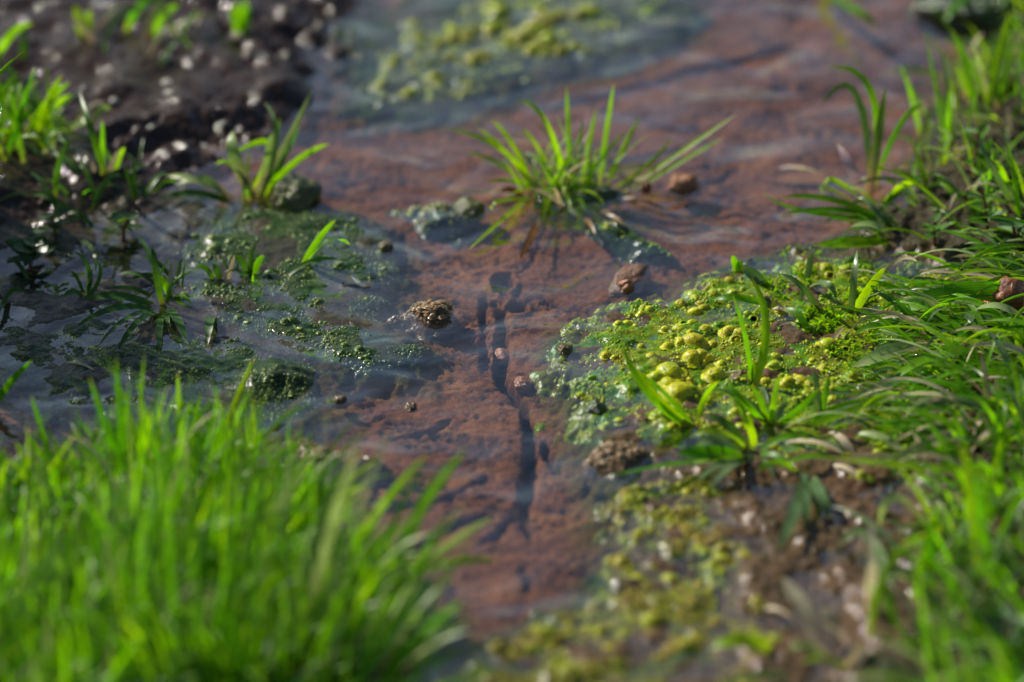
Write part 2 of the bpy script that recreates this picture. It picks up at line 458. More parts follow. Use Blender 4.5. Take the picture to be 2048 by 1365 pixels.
# ------------------------------------------------------------------ ground sheet
def axis(a, b, step, far):
    inner = np.arange(a, b + step * .5, step)
    g = []; d = step; x = b
    while x < far:
        d *= 1.32; x += d; g.append(x)
    lo = []; d = step; x = a
    while x > -far:
        d *= 1.32; x -= d; lo.append(x)
    return np.array(lo[::-1] + inner.tolist() + g)

def grid_faces(nx, ny):
    i = np.arange(nx - 1)[None, :] + nx * np.arange(ny - 1)[:, None]
    i = i.ravel()
    return np.stack([i, i + 1, i + nx + 1, i + nx], 1)

def build_ground():
    xs = axis(-.245, .245, .00078, 60.0); ys = axis(.60, 1.17, .00086, 60.0)
    gx, gy = np.meshgrid(xs, ys)
    h, c, wet = terrain(gx.ravel(), gy.ravel(), True)
    V = np.stack([gx.ravel(), gy.ravel(), h], 1)
    me = mesh_np('ground', V, grid_faces(len(xs), len(ys)), True,
                 {'Cd': ('FLOAT_COLOR', c), 'wet': ('FLOAT', wet)})
    o = obj('ground', me, M['ground']); tag(o, kind='structure')
build_ground()

def build_water():
    xs = np.linspace(-.62, .62, 125); ys = np.linspace(.28, 1.46, 119)
    gx, gy = np.meshgrid(xs, ys)
    V = np.stack([gx.ravel(), gy.ravel(), .00012 * fbm(gx.ravel() * 1000, gy.ravel() * 1000, 60, 2, 501)], 1)
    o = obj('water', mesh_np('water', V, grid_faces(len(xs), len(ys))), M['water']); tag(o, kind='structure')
build_water()

# ------------------------------------------------------------------ bubbles and algae mats
def lathe(prof, seg, jitter=0.0, seed=0):
    rr = random.Random(seed)
    V = []; F = []
    ph = [rr.uniform(0, 6.28) for _ in range(3)]
    for (r, z) in prof[:-1]:
        for k in range(seg):
            a = 2 * math.pi * k / seg
            q = r * (1 + jitter * (math.sin(2 * a + ph[0]) + .6 * math.sin(3 * a + ph[1])))
            V.append((q * math.cos(a), q * math.sin(a), z * (1 + .6 * jitter * math.sin(a + ph[2]))))
    top = len(V); V.append((0, 0, prof[-1][1]))
    for i in range(len(prof) - 2):
        for k in range(seg):
            F.append([i * seg + k, i * seg + (k + 1) % seg, (i + 1) * seg + (k + 1) % seg, (i + 1) * seg + k])
    i = len(prof) - 2
    for k in range(seg): F.append([i * seg + k, i * seg + (k + 1) % seg, top])
    return V, F
PROF = [(1.55, -.32), (1.22, -.10), (1.04, .12), (.97, .36), (.82, .62), (.58, .83), (.30, .955), (0, 1.0)]
PROF_S = [(1.35, -.25), (1.0, .12), (.80, .60), (.42, .91), (0, 1.0)]
SV, SF = lathe(PROF_S, 8)
SV = np.array(SV); SFq = [f for f in SF if len(f) == 4]; SFt = [f for f in SF if len(f) == 3]
SFall = np.array([[f[0], f[1], f[2]] for f in SF] + [[f[0], f[2], f[3]] for f in SFq])

def bubble_meshes(mat, tagname):
    out = []
    for s in range(4):
        V, F = lathe(PROF, 16, .035 + .02 * s, s)
        me = mesh_np(tagname, np.array(V), F); me.materials.append(mat); out.append(me)
    return out

def algae_mat(name, label, cat, poly, film, bub, n, rmin, rmax, power, seed, big=(), zb=.5, edge=6, rough=1.0, step=.75,
              keep=240, dens=0.0, holes=(), cluster=18, amp=1.0, mounds=(), heart=None, rag=3.2):
    """floating mat: undulating skin, its larger bubbles one by one, the tiny ones together"""
    rg = np.random.default_rng(seed)
    pg = PX(poly)
    x0, y0 = pg.min(0) - 6; x1, y1 = pg.max(0) + 6
    xs = np.arange(x0, x1, step); ys = np.arange(y0, y1, step)
    gx, gy = np.meshgrid(xs, ys); X = gx.ravel(); Y = gy.ravel()
    sd = sdpoly(X, Y, pg) + rag * fbm(X, Y, 14, 3, seed + 1) * (edge / 6.0) - max(0, rag - 3.2) * 1.2
    und = amp * (1.5 * fbm(X, Y, 17, 3, seed + 2) + .55 * fbm(X, Y, 4.5, 2, seed + 3))
    k = sst(-4, edge, sd)
    bed = terrain(X / 1000, Y / 1000) * 1000 - .5
    Z = bed * (1 - k) + k * (zb + rough * und)
    for (a, b, rp, hh) in mounds:
        q = P(a, b) * 1000; rr = rp / scale_at(b)
        Z = Z + hh * np.exp(-(((X - q[0]) / rr) ** 2 + ((Y - q[1]) / (rr * .8)) ** 2)) * (1 + .25 * fbm(X, Y, 5, 3, seed + 9)) * sst(-4, 2, sd)
    # bubbles
    cand = []
    for (a, b, rp) in big:
        q = P(a, b + rp * .35) * 1000; cand.append((q[0], q[1], rp * .88 / scale_at(b)))
    m = n * 14
    cx = rg.uniform(x0, x1, m); cy = rg.uniform(y0, y1, m)
    csd = sdpoly(cx, cy, pg) + rag * .8 * fbm(cx, cy, 14, 3, seed + 1) - max(0, rag - 3.2)
    cl = fbm(cx, cy, cluster, 3, seed + 7)
    ok = (csd > .5) & (cl + rg.uniform(-.35, .35, m) > dens)
    cx, cy, cl = cx[ok], cy[ok], cl[ok]
    r = rmin * rg.uniform(0.0005, 1, len(cx)) ** (-1.0 / power)
    r = np.minimum(r, rmax * np.clip(.45 + .9 * cl, .25, 1.0) * rg.uniform(.7, 1, len(cx)))
    bx = np.array([c[0] for c in cand] + [0] * n, float); by = np.array([c[1] for c in cand] + [0] * n, float)
    br = np.array([c[2] for c in cand] + [0] * n, float); cnt = len(cand)
    for i in range(len(cx)):
        if cnt >= n + len(cand): break
        d = np.hypot(bx[:cnt] - cx[i], by[:cnt] - cy[i])
        if cnt and np.any(d < .64 * (br[:cnt] + r[i])): continue
        bx[cnt], by[cnt], br[cnt] = cx[i], cy[i], r[i]; cnt += 1
    bx, by, br = bx[:cnt], by[:cnt], br[:cnt]
    # skin swells under the bigger bubbles
    for i in range(cnt):
        if br[i] > 1.2:
            j = (np.abs(X - bx[i]) < 4 * br[i]) & (np.abs(Y - by[i]) < 4 * br[i])
            d2 = ((X[j] - bx[i]) ** 2 + (Y[j] - by[i]) ** 2) / (1.5 * br[i]) ** 2
            Z[j] = Z[j] + .34 * br[i] * np.exp(-d2)
    nx, ny = len(xs), len(ys)
    Zg = Z.reshape(ny, nx)
    F = grid_faces(nx, ny)
    keepv = sd > -4.6
    F = F[keepv[F].all(1)]
    used = np.unique(F); remap = np.full(len(X), -1); remap[used] = np.arange(len(used))
    V = np.stack([X, Y, Z], 1)[used] / 1000.0
    me = mesh_np(name, V, remap[F])
    o = obj(name, me, film); tag(o, label, cat)
    def zat(a, b):
        i = int(np.clip(round((a - x0) / step), 0, nx - 1)); j = int(np.clip(round((b - y0) / step), 0, ny - 1))
        return Zg[j, i]
    order = np.argsort(-br)
    meshes = bubble_meshes(bub, 'bubble')
    hearts = bubble_meshes(heart[0], 'bubble') if heart else None
    hq = P(heart[1], heart[2]) * 1000 if heart else None
    for q in order[:keep]:
        yel = heart and math.hypot((bx[q] - hq[0]) / heart[3], (by[q] - hq[1]) / heart[4]) + rg.uniform(-.6, .6) < 1
        b = obj('bubble', (hearts if yel else meshes)[rg.integers(4)], None, o)
        s = br[q] / 1000
        b.location = (bx[q] / 1000, by[q] / 1000, (zat(bx[q], by[q]) - .20 * br[q]) / 1000)
        b.scale = (s * rg.uniform(.92, 1.1), s * rg.uniform(.92, 1.1), s * rg.uniform(.62, .92))
        b.rotation_euler = (rg.uniform(-.12, .12), rg.uniform(-.12, .12), rg.uniform(0, 6.28))
    rest = order[keep:]
    if len(rest):
        VV = []; FF = []
        for c, q in enumerate(rest):
            s = br[q]
            v = SV * np.array([s, s, s * .85]) + np.array([bx[q], by[q], zat(bx[q], by[q]) - .22 * s])
            VV.append(v); FF.append(SFall + c * len(SV))
        sm = obj('small_bubbles', mesh_np('small_bubbles', np.concatenate(VV) / 1000, np.concatenate(FF)), bub, o)
        tag(sm, kind='stuff')
    for (a, b, rp) in holes:                          # burst bubbles: a ring of skin round a dark hole
        q = P(a, b) * 1000; rr = rp / scale_at(b)
        V_, F_ = lathe([(1.9, -.5), (1.45, .25), (1.1, .42), (.92, .2), (.85, -.5), (.7, -1.3), (0, -1.5)], 16, .05, int(a))
        h = obj('burst_bubble', mesh_np('burst_bubble', np.array(V_), F_), bub, o)
        h.data.materials.append(M['pit'])
        for pl in h.data.polygons:
            if pl.center.z < -.1 and math.hypot(pl.center.x, pl.center.y) < .9: pl.material_index = 1
        h.location = (q[0] / 1000, q[1] / 1000, (zat(q[0], q[1]) + .3 * rr) / 1000); h.scale = (rr / 1000,) * 3
        h.rotation_euler = (R(32), 0, 0)
    return o, zat

M['pit'] = mat_plain('pit_dark', (.012, .012, .006), .4)
M['film_r'] = mat_film('bright_algae_film', [(.30, (.030, .120, .003)), (.44, (.095, .230, .003)), (.54, (.200, .270, .003)), (.65, (.100, .090, .010)), (.76, (.045, .170, .003))])
M['bub_r'] = mat_bubble('yellow_green_bubble', [(.28, (.09, .29, .003)), (.40, (.22, .42, .003)), (.52, (.46, .54, .003)), (.63, (.42, .36, .006)), (.76, (.20, .40, .003))])
M['bub_y'] = mat_bubble('yellow_bubble', [(.30, (.34, .48, .003)), (.46, (.56, .60, .003)), (.58, (.54, .48, .006)), (.75, (.40, .52, .004))])
M['film_b'] = mat_film('brown_algae_film', [(.30, (.060, .090, .008)), (.45, (.14, .17, .008)), (.55, (.12, .080, .022)), (.66, (.13, .17, .006)), (.8, (.10, .14, .006))])
M['bub_b'] = mat_bubble('olive_bubble', [(.28, (.24, .36, .003)), (.43, (.40, .46, .004)), (.52, (.32, .22, .02)), (.60, (.46, .50, .003)), (.80, (.36, .42, .004))])
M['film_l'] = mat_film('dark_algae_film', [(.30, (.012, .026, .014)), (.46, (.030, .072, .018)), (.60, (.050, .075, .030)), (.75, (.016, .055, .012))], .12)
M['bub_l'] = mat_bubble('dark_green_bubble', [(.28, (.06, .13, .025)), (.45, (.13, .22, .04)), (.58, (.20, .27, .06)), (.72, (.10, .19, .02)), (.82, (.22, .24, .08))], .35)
M['film_f'] = mat_film('far_algae_film', [(.30, (.035, .060, .010)), (.5, (.085, .120, .010)), (.7, (.10, .085, .024))])
M['bub_f'] = mat_bubble('lime_bubble', [(.28, (.20, .38, .004)), (.45, (.38, .48, .005)), (.58, (.32, .30, .02)), (.72, (.28, .46, .004)), (.82, (.22, .28, .02))], .45)
M['froth'] = mat_bubble('brown_froth', [(.28, (.20, .13, .06)), (.5, (.34, .24, .13)), (.7, (.26, .15, .06))], .3, .1)
M['froth_film'] = mat_film('froth_film', [(.3, (.06, .042, .026)), (.6, (.14, .09, .05)), (.75, (.08, .07, .03))])

BIG_R = [(1337, 742, 27), (1313, 757, 17), (1383, 718, 24), (1402, 717, 15), (1387, 682, 25), (1361, 687, 14), (1429, 750, 20), (1361, 783, 30),
         (1337, 768, 18), (1381, 786, 15), (1413, 722, 13), (1458, 665, 16), (1425, 689, 12), (1390, 619, 16), (1407, 612, 13), (1361, 605, 13),
         (1387, 583, 15), (1427, 586, 14), (1416, 533, 14), (1434, 530, 12), (1299, 619, 11), (1282, 627, 9), (1200, 605, 9), (1282, 689, 10),
         (1335, 691, 12), (1304, 717, 9), (1200, 729, 8), (1227, 731, 8), (1170, 761, 8), (1442, 733, 11), (1493, 630, 12), (1480, 671, 14),
         (1525, 690, 12), (1545, 735, 13), (1530, 760, 12), (1550, 715, 11), (1330, 660, 11), (1360, 660, 12), (1385, 650, 12), (1410, 660, 13),
         (1435, 650, 11), (1560, 620, 13), (1600, 640, 13), (1630, 655, 17), (1655, 690, 18), (1215, 842, 12), (1238, 835, 12), (1330, 830, 16),
         (1350, 822, 15), (1368, 835, 18), (1345, 850, 14), (1310, 832, 12), (1575, 770, 14), (1600, 765, 14), (1650, 535, 14), (1690, 540, 14),
         (1730, 560, 14), (1770, 590, 15), (1600, 530, 12), (1560, 525, 11), (1530, 535, 11), (1480, 528, 11), (1510, 545, 12), (1460, 560, 12),
         (1700, 760, 13), (1735, 755, 15), (1710, 780, 14), (1665, 800, 13), (1820, 700, 12), (1850, 690, 12), (1780, 850, 12), (1735, 825, 13),
         (1560, 845, 13), (1530, 855, 12), (1480, 850, 12), (1455, 845, 11), (1470, 822, 11), (1415, 800, 12), (1500, 830, 11)]
MAT_A, ZA = algae_mat('algae_mat', 'bright yellow green algae mat with large swollen bubbles beside the right bank', 'algae',
    [(1150, 620), (1230, 590), (1330, 588), (1395, 545), (1480, 518), (1640, 500), (1800, 505), (1920, 560), (2080, 620), (2080, 900), (1900, 960), (1760, 975), (1560, 950), (1420, 880), (1240, 872), (1165, 868), (1140, 800), (1105, 745), (1095, 680)],
    M['film_r'], M['bub_r'], 4600, .32, 1.7, 1.6, 5, BIG_R, zb=.55, edge=26, keep=298, dens=-.5, amp=1.1, heart=(M['bub_y'], 1385, 725, 27, 34),
    holes=[(1507, 645, 7), (1472, 690, 8), (1660, 557, 7), (1691, 705, 6), (1367, 654, 5)])
algae_mat('algae_mat', 'brown and olive bubbly algae mat at the bottom centre, in front of the grass tuft', 'algae',
    [(1190, 985), (1300, 950), (1440, 955), (1510, 1050), (1520, 1180), (1600, 1300), (1640, 1480), (830, 1480), (890, 1290), (1040, 1245), (1170, 1170), (1215, 1090), (1180, 1040)],
    M['film_b'], M['bub_b'], 2700, .5, 2.4, 1.6, 15, zb=-.15, rag=7.0, edge=15, keep=260, dens=-.35, amp=1.5,
    big=[(1305, 1235, 24), (1275, 1150, 20), (1340, 1150, 18), (1240, 1120, 16), (1000, 1290, 18), (1060, 1290, 18), (1120, 1270, 16), (1220, 1290, 18), (1400, 1160, 16), (1430, 1240, 16), (1370, 1290, 18), (1190, 1200, 14)])
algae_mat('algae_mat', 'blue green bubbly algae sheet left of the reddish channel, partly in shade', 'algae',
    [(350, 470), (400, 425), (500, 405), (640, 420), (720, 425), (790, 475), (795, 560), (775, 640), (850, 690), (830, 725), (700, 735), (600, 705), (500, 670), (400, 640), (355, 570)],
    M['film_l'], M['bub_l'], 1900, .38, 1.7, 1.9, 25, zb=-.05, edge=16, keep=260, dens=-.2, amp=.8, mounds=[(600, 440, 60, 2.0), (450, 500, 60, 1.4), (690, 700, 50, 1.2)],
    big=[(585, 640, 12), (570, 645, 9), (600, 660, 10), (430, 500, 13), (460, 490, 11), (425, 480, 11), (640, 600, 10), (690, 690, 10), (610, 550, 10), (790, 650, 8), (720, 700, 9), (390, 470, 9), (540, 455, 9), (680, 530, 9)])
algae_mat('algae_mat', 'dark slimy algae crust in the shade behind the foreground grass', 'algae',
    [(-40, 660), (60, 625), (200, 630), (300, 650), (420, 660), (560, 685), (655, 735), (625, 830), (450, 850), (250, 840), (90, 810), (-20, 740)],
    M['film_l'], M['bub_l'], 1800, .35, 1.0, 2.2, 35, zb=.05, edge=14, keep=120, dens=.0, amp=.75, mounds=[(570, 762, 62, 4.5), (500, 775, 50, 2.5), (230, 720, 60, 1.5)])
algae_mat('algae_mat', 'out of focus lime green bubble raft across the far side of the stream', 'algae',
    [(730, 120), (800, 40), (1000, -40), (1340, -60), (1330, 40), (1200, 110), (1060, 135), (970, 185), (830, 208), (740, 190)],
    M['film_f'], M['bub_f'], 560, .8, 3.2, 1.5, 45, zb=-.8, rag=7.0, edge=16, keep=260, dens=-.05, amp=1.2,
    big=[(1045, 70, 26), (1095, 75, 22), (1070, 45, 24), (985, 50, 20), (1130, 60, 18), (1065, 95, 18), (820, 180, 16), (870, 145, 17), (1150, 85, 18), (960, 105, 16), (1000, 20, 20), (1120, 20, 20), (1180, 20, 18), (1300, 10, 22), (1040, 120, 15), (930, 180, 13), (770, 130, 15), (830, 120, 14)])
FROTH = 'foam'
algae_mat('foam_patch', 'brown frothy bubbles heaped at the channel edge left of the leafy grass tuft', FROTH,
    [(1190, 905), (1250, 890), (1290, 905), (1280, 930), (1230, 945), (1195, 935)], M['froth_film'], M['froth'], 90, .6, 2.2, 1.6, 55, zb=1.6, keep=90, dens=-1, edge=3,
    big=[(1220, 915, 12), (1240, 920, 11), (1205, 920, 9), (1255, 905, 8)])
algae_mat('foam_patch', 'brown foam clump in shallow water just behind the foreground grass', FROTH,
    [(560, 880), (620, 875), (670, 895), (660, 925), (600, 915)], M['froth_film'], M['froth'], 70, .6, 1.8, 1.6, 65, zb=1.2, keep=70, dens=-1, edge=3,
    big=[(600, 900, 10), (616, 910, 9), (632, 912, 9), (575, 890, 8)])
algae_mat('foam_patch', 'small olive foam fleck floating on open water right of the foam clump', FROTH,
    [(710, 905), (750, 905), (770, 925), (740, 935), (715, 922)], M['froth_film'], M['froth'], 40, .5, 1.4, 1.7, 75, zb=.8, keep=40, dens=-1, edge=3,
    big=[(735, 935, 7), (730, 910, 6)])
algae_mat('foam_patch', 'yellowish foam strip clinging to the mossy stone left of the centre tuft', FROTH,
    [(790, 400), (870, 388), (935, 402), (920, 442), (850, 440)], M['film_l'], M['bub_b'], 110, .6, 1.6, 1.6, 85, zb=.2, keep=110, dens=-1, edge=8)

# ------------------------------------------------------------------ stones
def ico(sub):
    import bmesh
    bm = bmesh.new(); bmesh.ops.create_icosphere(bm, subdivisions=sub, radius=1.0)
    V = np.array([v.co[:] for v in bm.verts]); F = np.array([[v.index for v in f.verts] for f in bm.faces]); bm.free()
    return V, F
IV4, IF4 = ico(4); IV2, IF2 = ico(2); IV1, IF1 = ico(1)

def stone(name, label, cat, px, py, size, mat, seed, sink=.35, rot=0, rough=.34, z=None):
    V = IV4.copy()
    for i in range(len(V)):
        p = Vector(V[i])
        f = 1 + rough * mnoise.noise(p * 1.3 + Vector((seed * 3.1, seed, 0))) + rough * .45 * mnoise.noise(p * 3.4 + Vector((0, seed * 2.7, 5))) + rough * .28 * mnoise.noise(p * 8 + Vector((seed, 0, 3)))
        V[i] *= f
    V = V * (np.array(size) / 1000.0)
    o = obj(name, mesh_np(name, V, IF4), mat)
    q = ON(px, py) if z is None else P(px, py, z)
    o.location = (q[0], q[1], q[2] + size[2] / 1000 * (1 - 2 * sink) ); o.rotation_euler = (0, 0, rot)
    return tag(o, label, cat)

M['st_brown'] = mat_stone('brown_stone', (.06, .034, .018), (.15, .09, .042), (.08, .085, .012), .16, .55)
M['st_red'] = mat_stone('red_pebble', (.26, .085, .035), (.42, .17, .08), None, .2)
M['st_moss'] = mat_stone('mossy_stone', (.045, .038, .022), (.10, .085, .035), (.085, .11, .014), .2, .45)
M['st_dark'] = mat_stone('dark_stone', (.022, .024, .016), (.05, .05, .026), (.030, .075, .010), .18, .48)
M['st_rust'] = mat_stone('rust_stone', (.14, .045, .012), (.30, .11, .03), None, .12)
M['st_glint'] = mat_stone('white_glint', (.55, .52, .46), (.75, .72, .66), None, .25)
M['st_grit'] = mat_plain('glint_grit', (.04, .034, .03), .16, 1.0)
M['st_silt'] = mat_stone('silted_stone', (.10, .045, .022), (.17, .075, .036), None, .35)

stone('stone', 'mossy rounded stone below the pale grass tuft at the left', 'stone', 590, 395, (8.5, 11, 7.5), M['st_moss'], 2, .45)
stone('stone', 'mossy stone lump in the water just left of the centre grass tuft', 'stone', 940, 418, (5.5, 7, 4.6), M['st_moss'], 3, .6, 0, .3)
stone('stone', 'dark rock under the roots of the centre grass tuft', 'stone', 1155, 392, (16, 10, 4.5), M['st_dark'], 6, .66, .2, .35)
stone('stone', 'brown submerged boulder back beside the small orange pebble', 'stone', 1262, 552, (5.5, 12, 3.4), M['st_silt'], 7, .76, -.5, .3)
stone('pebble', 'small orange pebble at the tip of the green algae mat', 'pebble', 1253, 577, (2.6, 2.6, 2.2), M['st_red'], 8, .3)
stone('pebble', 'tan pebble at the edge of the blue green algae sheet', 'pebble', 772, 496, (2.6, 3, 2.2), M['st_brown'], 9, .45)
stone('pebble', 'red pebble lodged in the dark crack of the stream bed', 'pebble', 1044, 772, (2.7, 3.6, 2.4), M['st_red'], 10, .4, .2, .2, -.006)
stone('pebble', 'pinkish pebble sunk in the upper crack of the stream bed', 'pebble', 1004, 712, (2.8, 4, 2.0), M['st_red'], 11, .5, .1, .2, -.009)
stone('stone', 'orange brown stone standing proud right of the centre tuft', 'stone', 1368, 372, (6, 7, 3.6), M['st_rust'], 12, .5)
stone('pebble', 'bright ochre pebble close to the right of the centre tuft', 'pebble', 1292, 378, (2, 2.2, 2.2), M['st_rust'], 14, .4)
stone('stone', 'wet rust coloured stone at the right edge among the grass', 'stone', 2012, 612, (7.5, 6.5, 6.5), M['st_rust'], 13, .25, .4, .3)
stone('stone', 'dark bank stone at the top right corner behind the grass', 'stone', 1980, 10, (30, 26, 13), M['st_dark'], 17, .5)
stone('pebble', 'fleck of brown grit in the calm water near the blurred foreground blade', 'pebble', 823, 818, (1.8, 2.2, 1.2), M['st_brown'], 18, .3)
stone('pebble', 'little brown crumb at the left rim of the bright algae mat', 'pebble', 1130, 702, (2.6, 2.6, 1.6), M['st_brown'], 19, .3)
stone('pebble', 'pale crumb floating on the shaded water left of the crack', 'pebble', 680, 802, (2.2, 2.2, 1.2), M['st_brown'], 20, .3)
stone('pebble', 'dark weedy lump at the near edge of the bright algae mat', 'pebble', 1192, 818, (3, 3.4, 2.6), M['st_dark'], 21, .45)
for i, (a, b, s, lab) in enumerate([(332, 118, 3.15, 'white speck added as a glint on the dark mud, highest of the three in its row'), (333, 168, 2.55, 'white speck added as a glint in the middle of the row on the dark mud'),
                         (338, 190, 2.4, 'white speck added as a glint, lowest in the row on the dark mud'), (583, 55, 3.3, 'white speck added as a glint far up the mud bank by the water'),
                         (228, 205, 2.25, 'pale speck added as a glint beside the brown dead blade on the mud')]):
    stone('pebble', lab, 'pebble', a, b, (s * .65, s * .65, s * .45), M['st_glint'], 40 + i, .25)  # white stones put on the mud as stand-ins for its bright glints

def grit(name, label, poly, n, r0, r1, mat, seed):
    rg = np.random.default_rng(seed); pg = PX(poly)
    x0, y0 = pg.min(0); x1, y1 = pg.max(0)
    X = rg.uniform(x0, x1, n * 3); Y = rg.uniform(y0, y1, n * 3)
    ok = (sdpoly(X, Y, pg) > 0) & (fbm(X, Y, 40, 2, seed) + rg.uniform(-.4, .4, len(X)) > -.15)
    X, Y = X[ok][:n], Y[ok][:n]
    Z = terrain(X / 1000, Y / 1000) * 1000
    VV = []; FF = []
    for i in range(len(X)):
        r = r0 * rg.uniform(.02, 1) ** -.4; r = min(r, r1)
        v = IV1 * rg.uniform(.75, 1.25, IV1.shape[0])[:, None] * np.array([r * rg.uniform(.8, 1.4), r * rg.uniform(.8, 1.4), r * .7])
        VV.append(v + np.array([X[i], Y[i], Z[i] - .15 * r])); FF.append(IF1 + i * len(IV1))
    o = obj(name, mesh_np(name, np.concatenate(VV) / 1000, np.concatenate(FF), False), mat)
    return tag(o, label, 'gravel', kind='stuff')
algae_mat('foam_patch', 'low brown crust topped with amber bubbles standing in the water left of the crack', FROTH,
    [(775, 622), (815, 603), (860, 597), (905, 610), (915, 640), (885, 656), (850, 650), (815, 632)], M['froth_film'], M['froth'], 90, .5, 1.7, 1.7, 95, zb=.6, keep=90, dens=-1, edge=5,
    mounds=[(868, 640, 30, 3.4), (850, 622, 34, 1.6)], step=.5, big=[(866, 640, 8), (884, 640, 8), (895, 634, 7), (875, 648, 7), (856, 636, 7), (862, 615, 9)])
algae_mat('algae_mat', 'narrow dark strip of algae trailing right from the roots of the centre tuft', 'algae',
    [(1185, 432), (1235, 436), (1290, 470), (1335, 497), (1275, 497), (1215, 468)], M['film_l'], M['bub_r'], 60, .45, 1.2, 1.7, 105, zb=.4, keep=60, dens=-.2, edge=4, mounds=[(1235, 458, 30, 1.8), (1285, 485, 26, 1.2)], step=.6)
grit('gravel', 'faceted grit added for glints over the dark mud bank', [(-60, -120), (700, -120), (640, 190), (560, 300), (330, 420), (-60, 470)], 230, .6, 2.2, M['st_grit'], 3)  # grit added with flat facets to throw sun glints off the mud
grit('gravel', 'brown wet crumbs of mud at the lower right', [(1480, 960), (1800, 960), (1780, 1400), (1560, 1400), (1480, 1200)], 500, .4, 1.8, M['st_brown'], 4)

# ------------------------------------------------------------------ grass
NSEG = 9
WSC = .55
BT = np.linspace(0, 1, NSEG + 1)
BPROF = (np.minimum(1, .68 + 1.3 * BT)) * np.clip(1 - BT ** 4.6, 0, 1) ** .8
BPROF[-1] = .03
BF = []
for i in range(NSEG):
    for k in range(2):
        a = i * 3 + k; BF.append([a, a + 1, a + 4, a + 3])
BF = np.array(BF)

BPROF_W = (np.minimum(1, .7 + 1.3 * BT)) * np.clip(1 - BT ** 2.2, 0, 1) ** .85
BPROF_W[-1] = .03
def blade_verts(A, Mid, B, wmm, hint, twist=0.0, fold=.22, rnd=None, wsc=1.0, prof=None):
    """ribbon leaf through three points; returns verts and the bt attribute"""
    A, Mid, B = map(lambda q: np.asarray(q, float), (A, Mid, B))
    C = 2 * Mid - .5 * (A + B)
    t = BT[:, None]
    Q = (1 - t) ** 2 * A + 2 * t * (1 - t) * C + t * t * B
    T = 2 * (1 - t) * (C - A) + 2 * t * (B - C)
    T /= np.linalg.norm(T, axis=1)[:, None] + 1e-12
    h = np.asarray(hint, float)
    S = np.cross(T, h); S /= np.linalg.norm(S, axis=1)[:, None] + 1e-9
    N = np.cross(S, T)
    a = twist * BT[:, None]
    S2 = S * np.cos(a) + N * np.sin(a); N2 = np.cross(S2, T)
    wd = ((BPROF if prof is None else prof) * wmm * wsc * .5 / 1000)[:, None]
    V = np.empty((NSEG + 1, 3, 3))
    V[:, 0] = Q - S2 * wd; V[:, 2] = Q + S2 * wd; V[:, 1] = Q - N2 * wd * fold
    bt = np.empty((NSEG + 1, 3, 3)); bt[:, :, 0] = t; bt[:, 0, 1] = 0; bt[:, 1, 1] = .5; bt[:, 2, 1] = 1
    bt[:, :, 2] = random.random() if rnd is None else rnd
    return V.reshape(-1, 3), bt.reshape(-1, 3)

DROPS = []

def hint_rand(up=.6):
    a = random.uniform(0, 6.283)
    return (math.cos(a) * (1 - up) + .25 * random.uniform(-1, 1), math.sin(a) * (1 - up) - .25, up + .05)

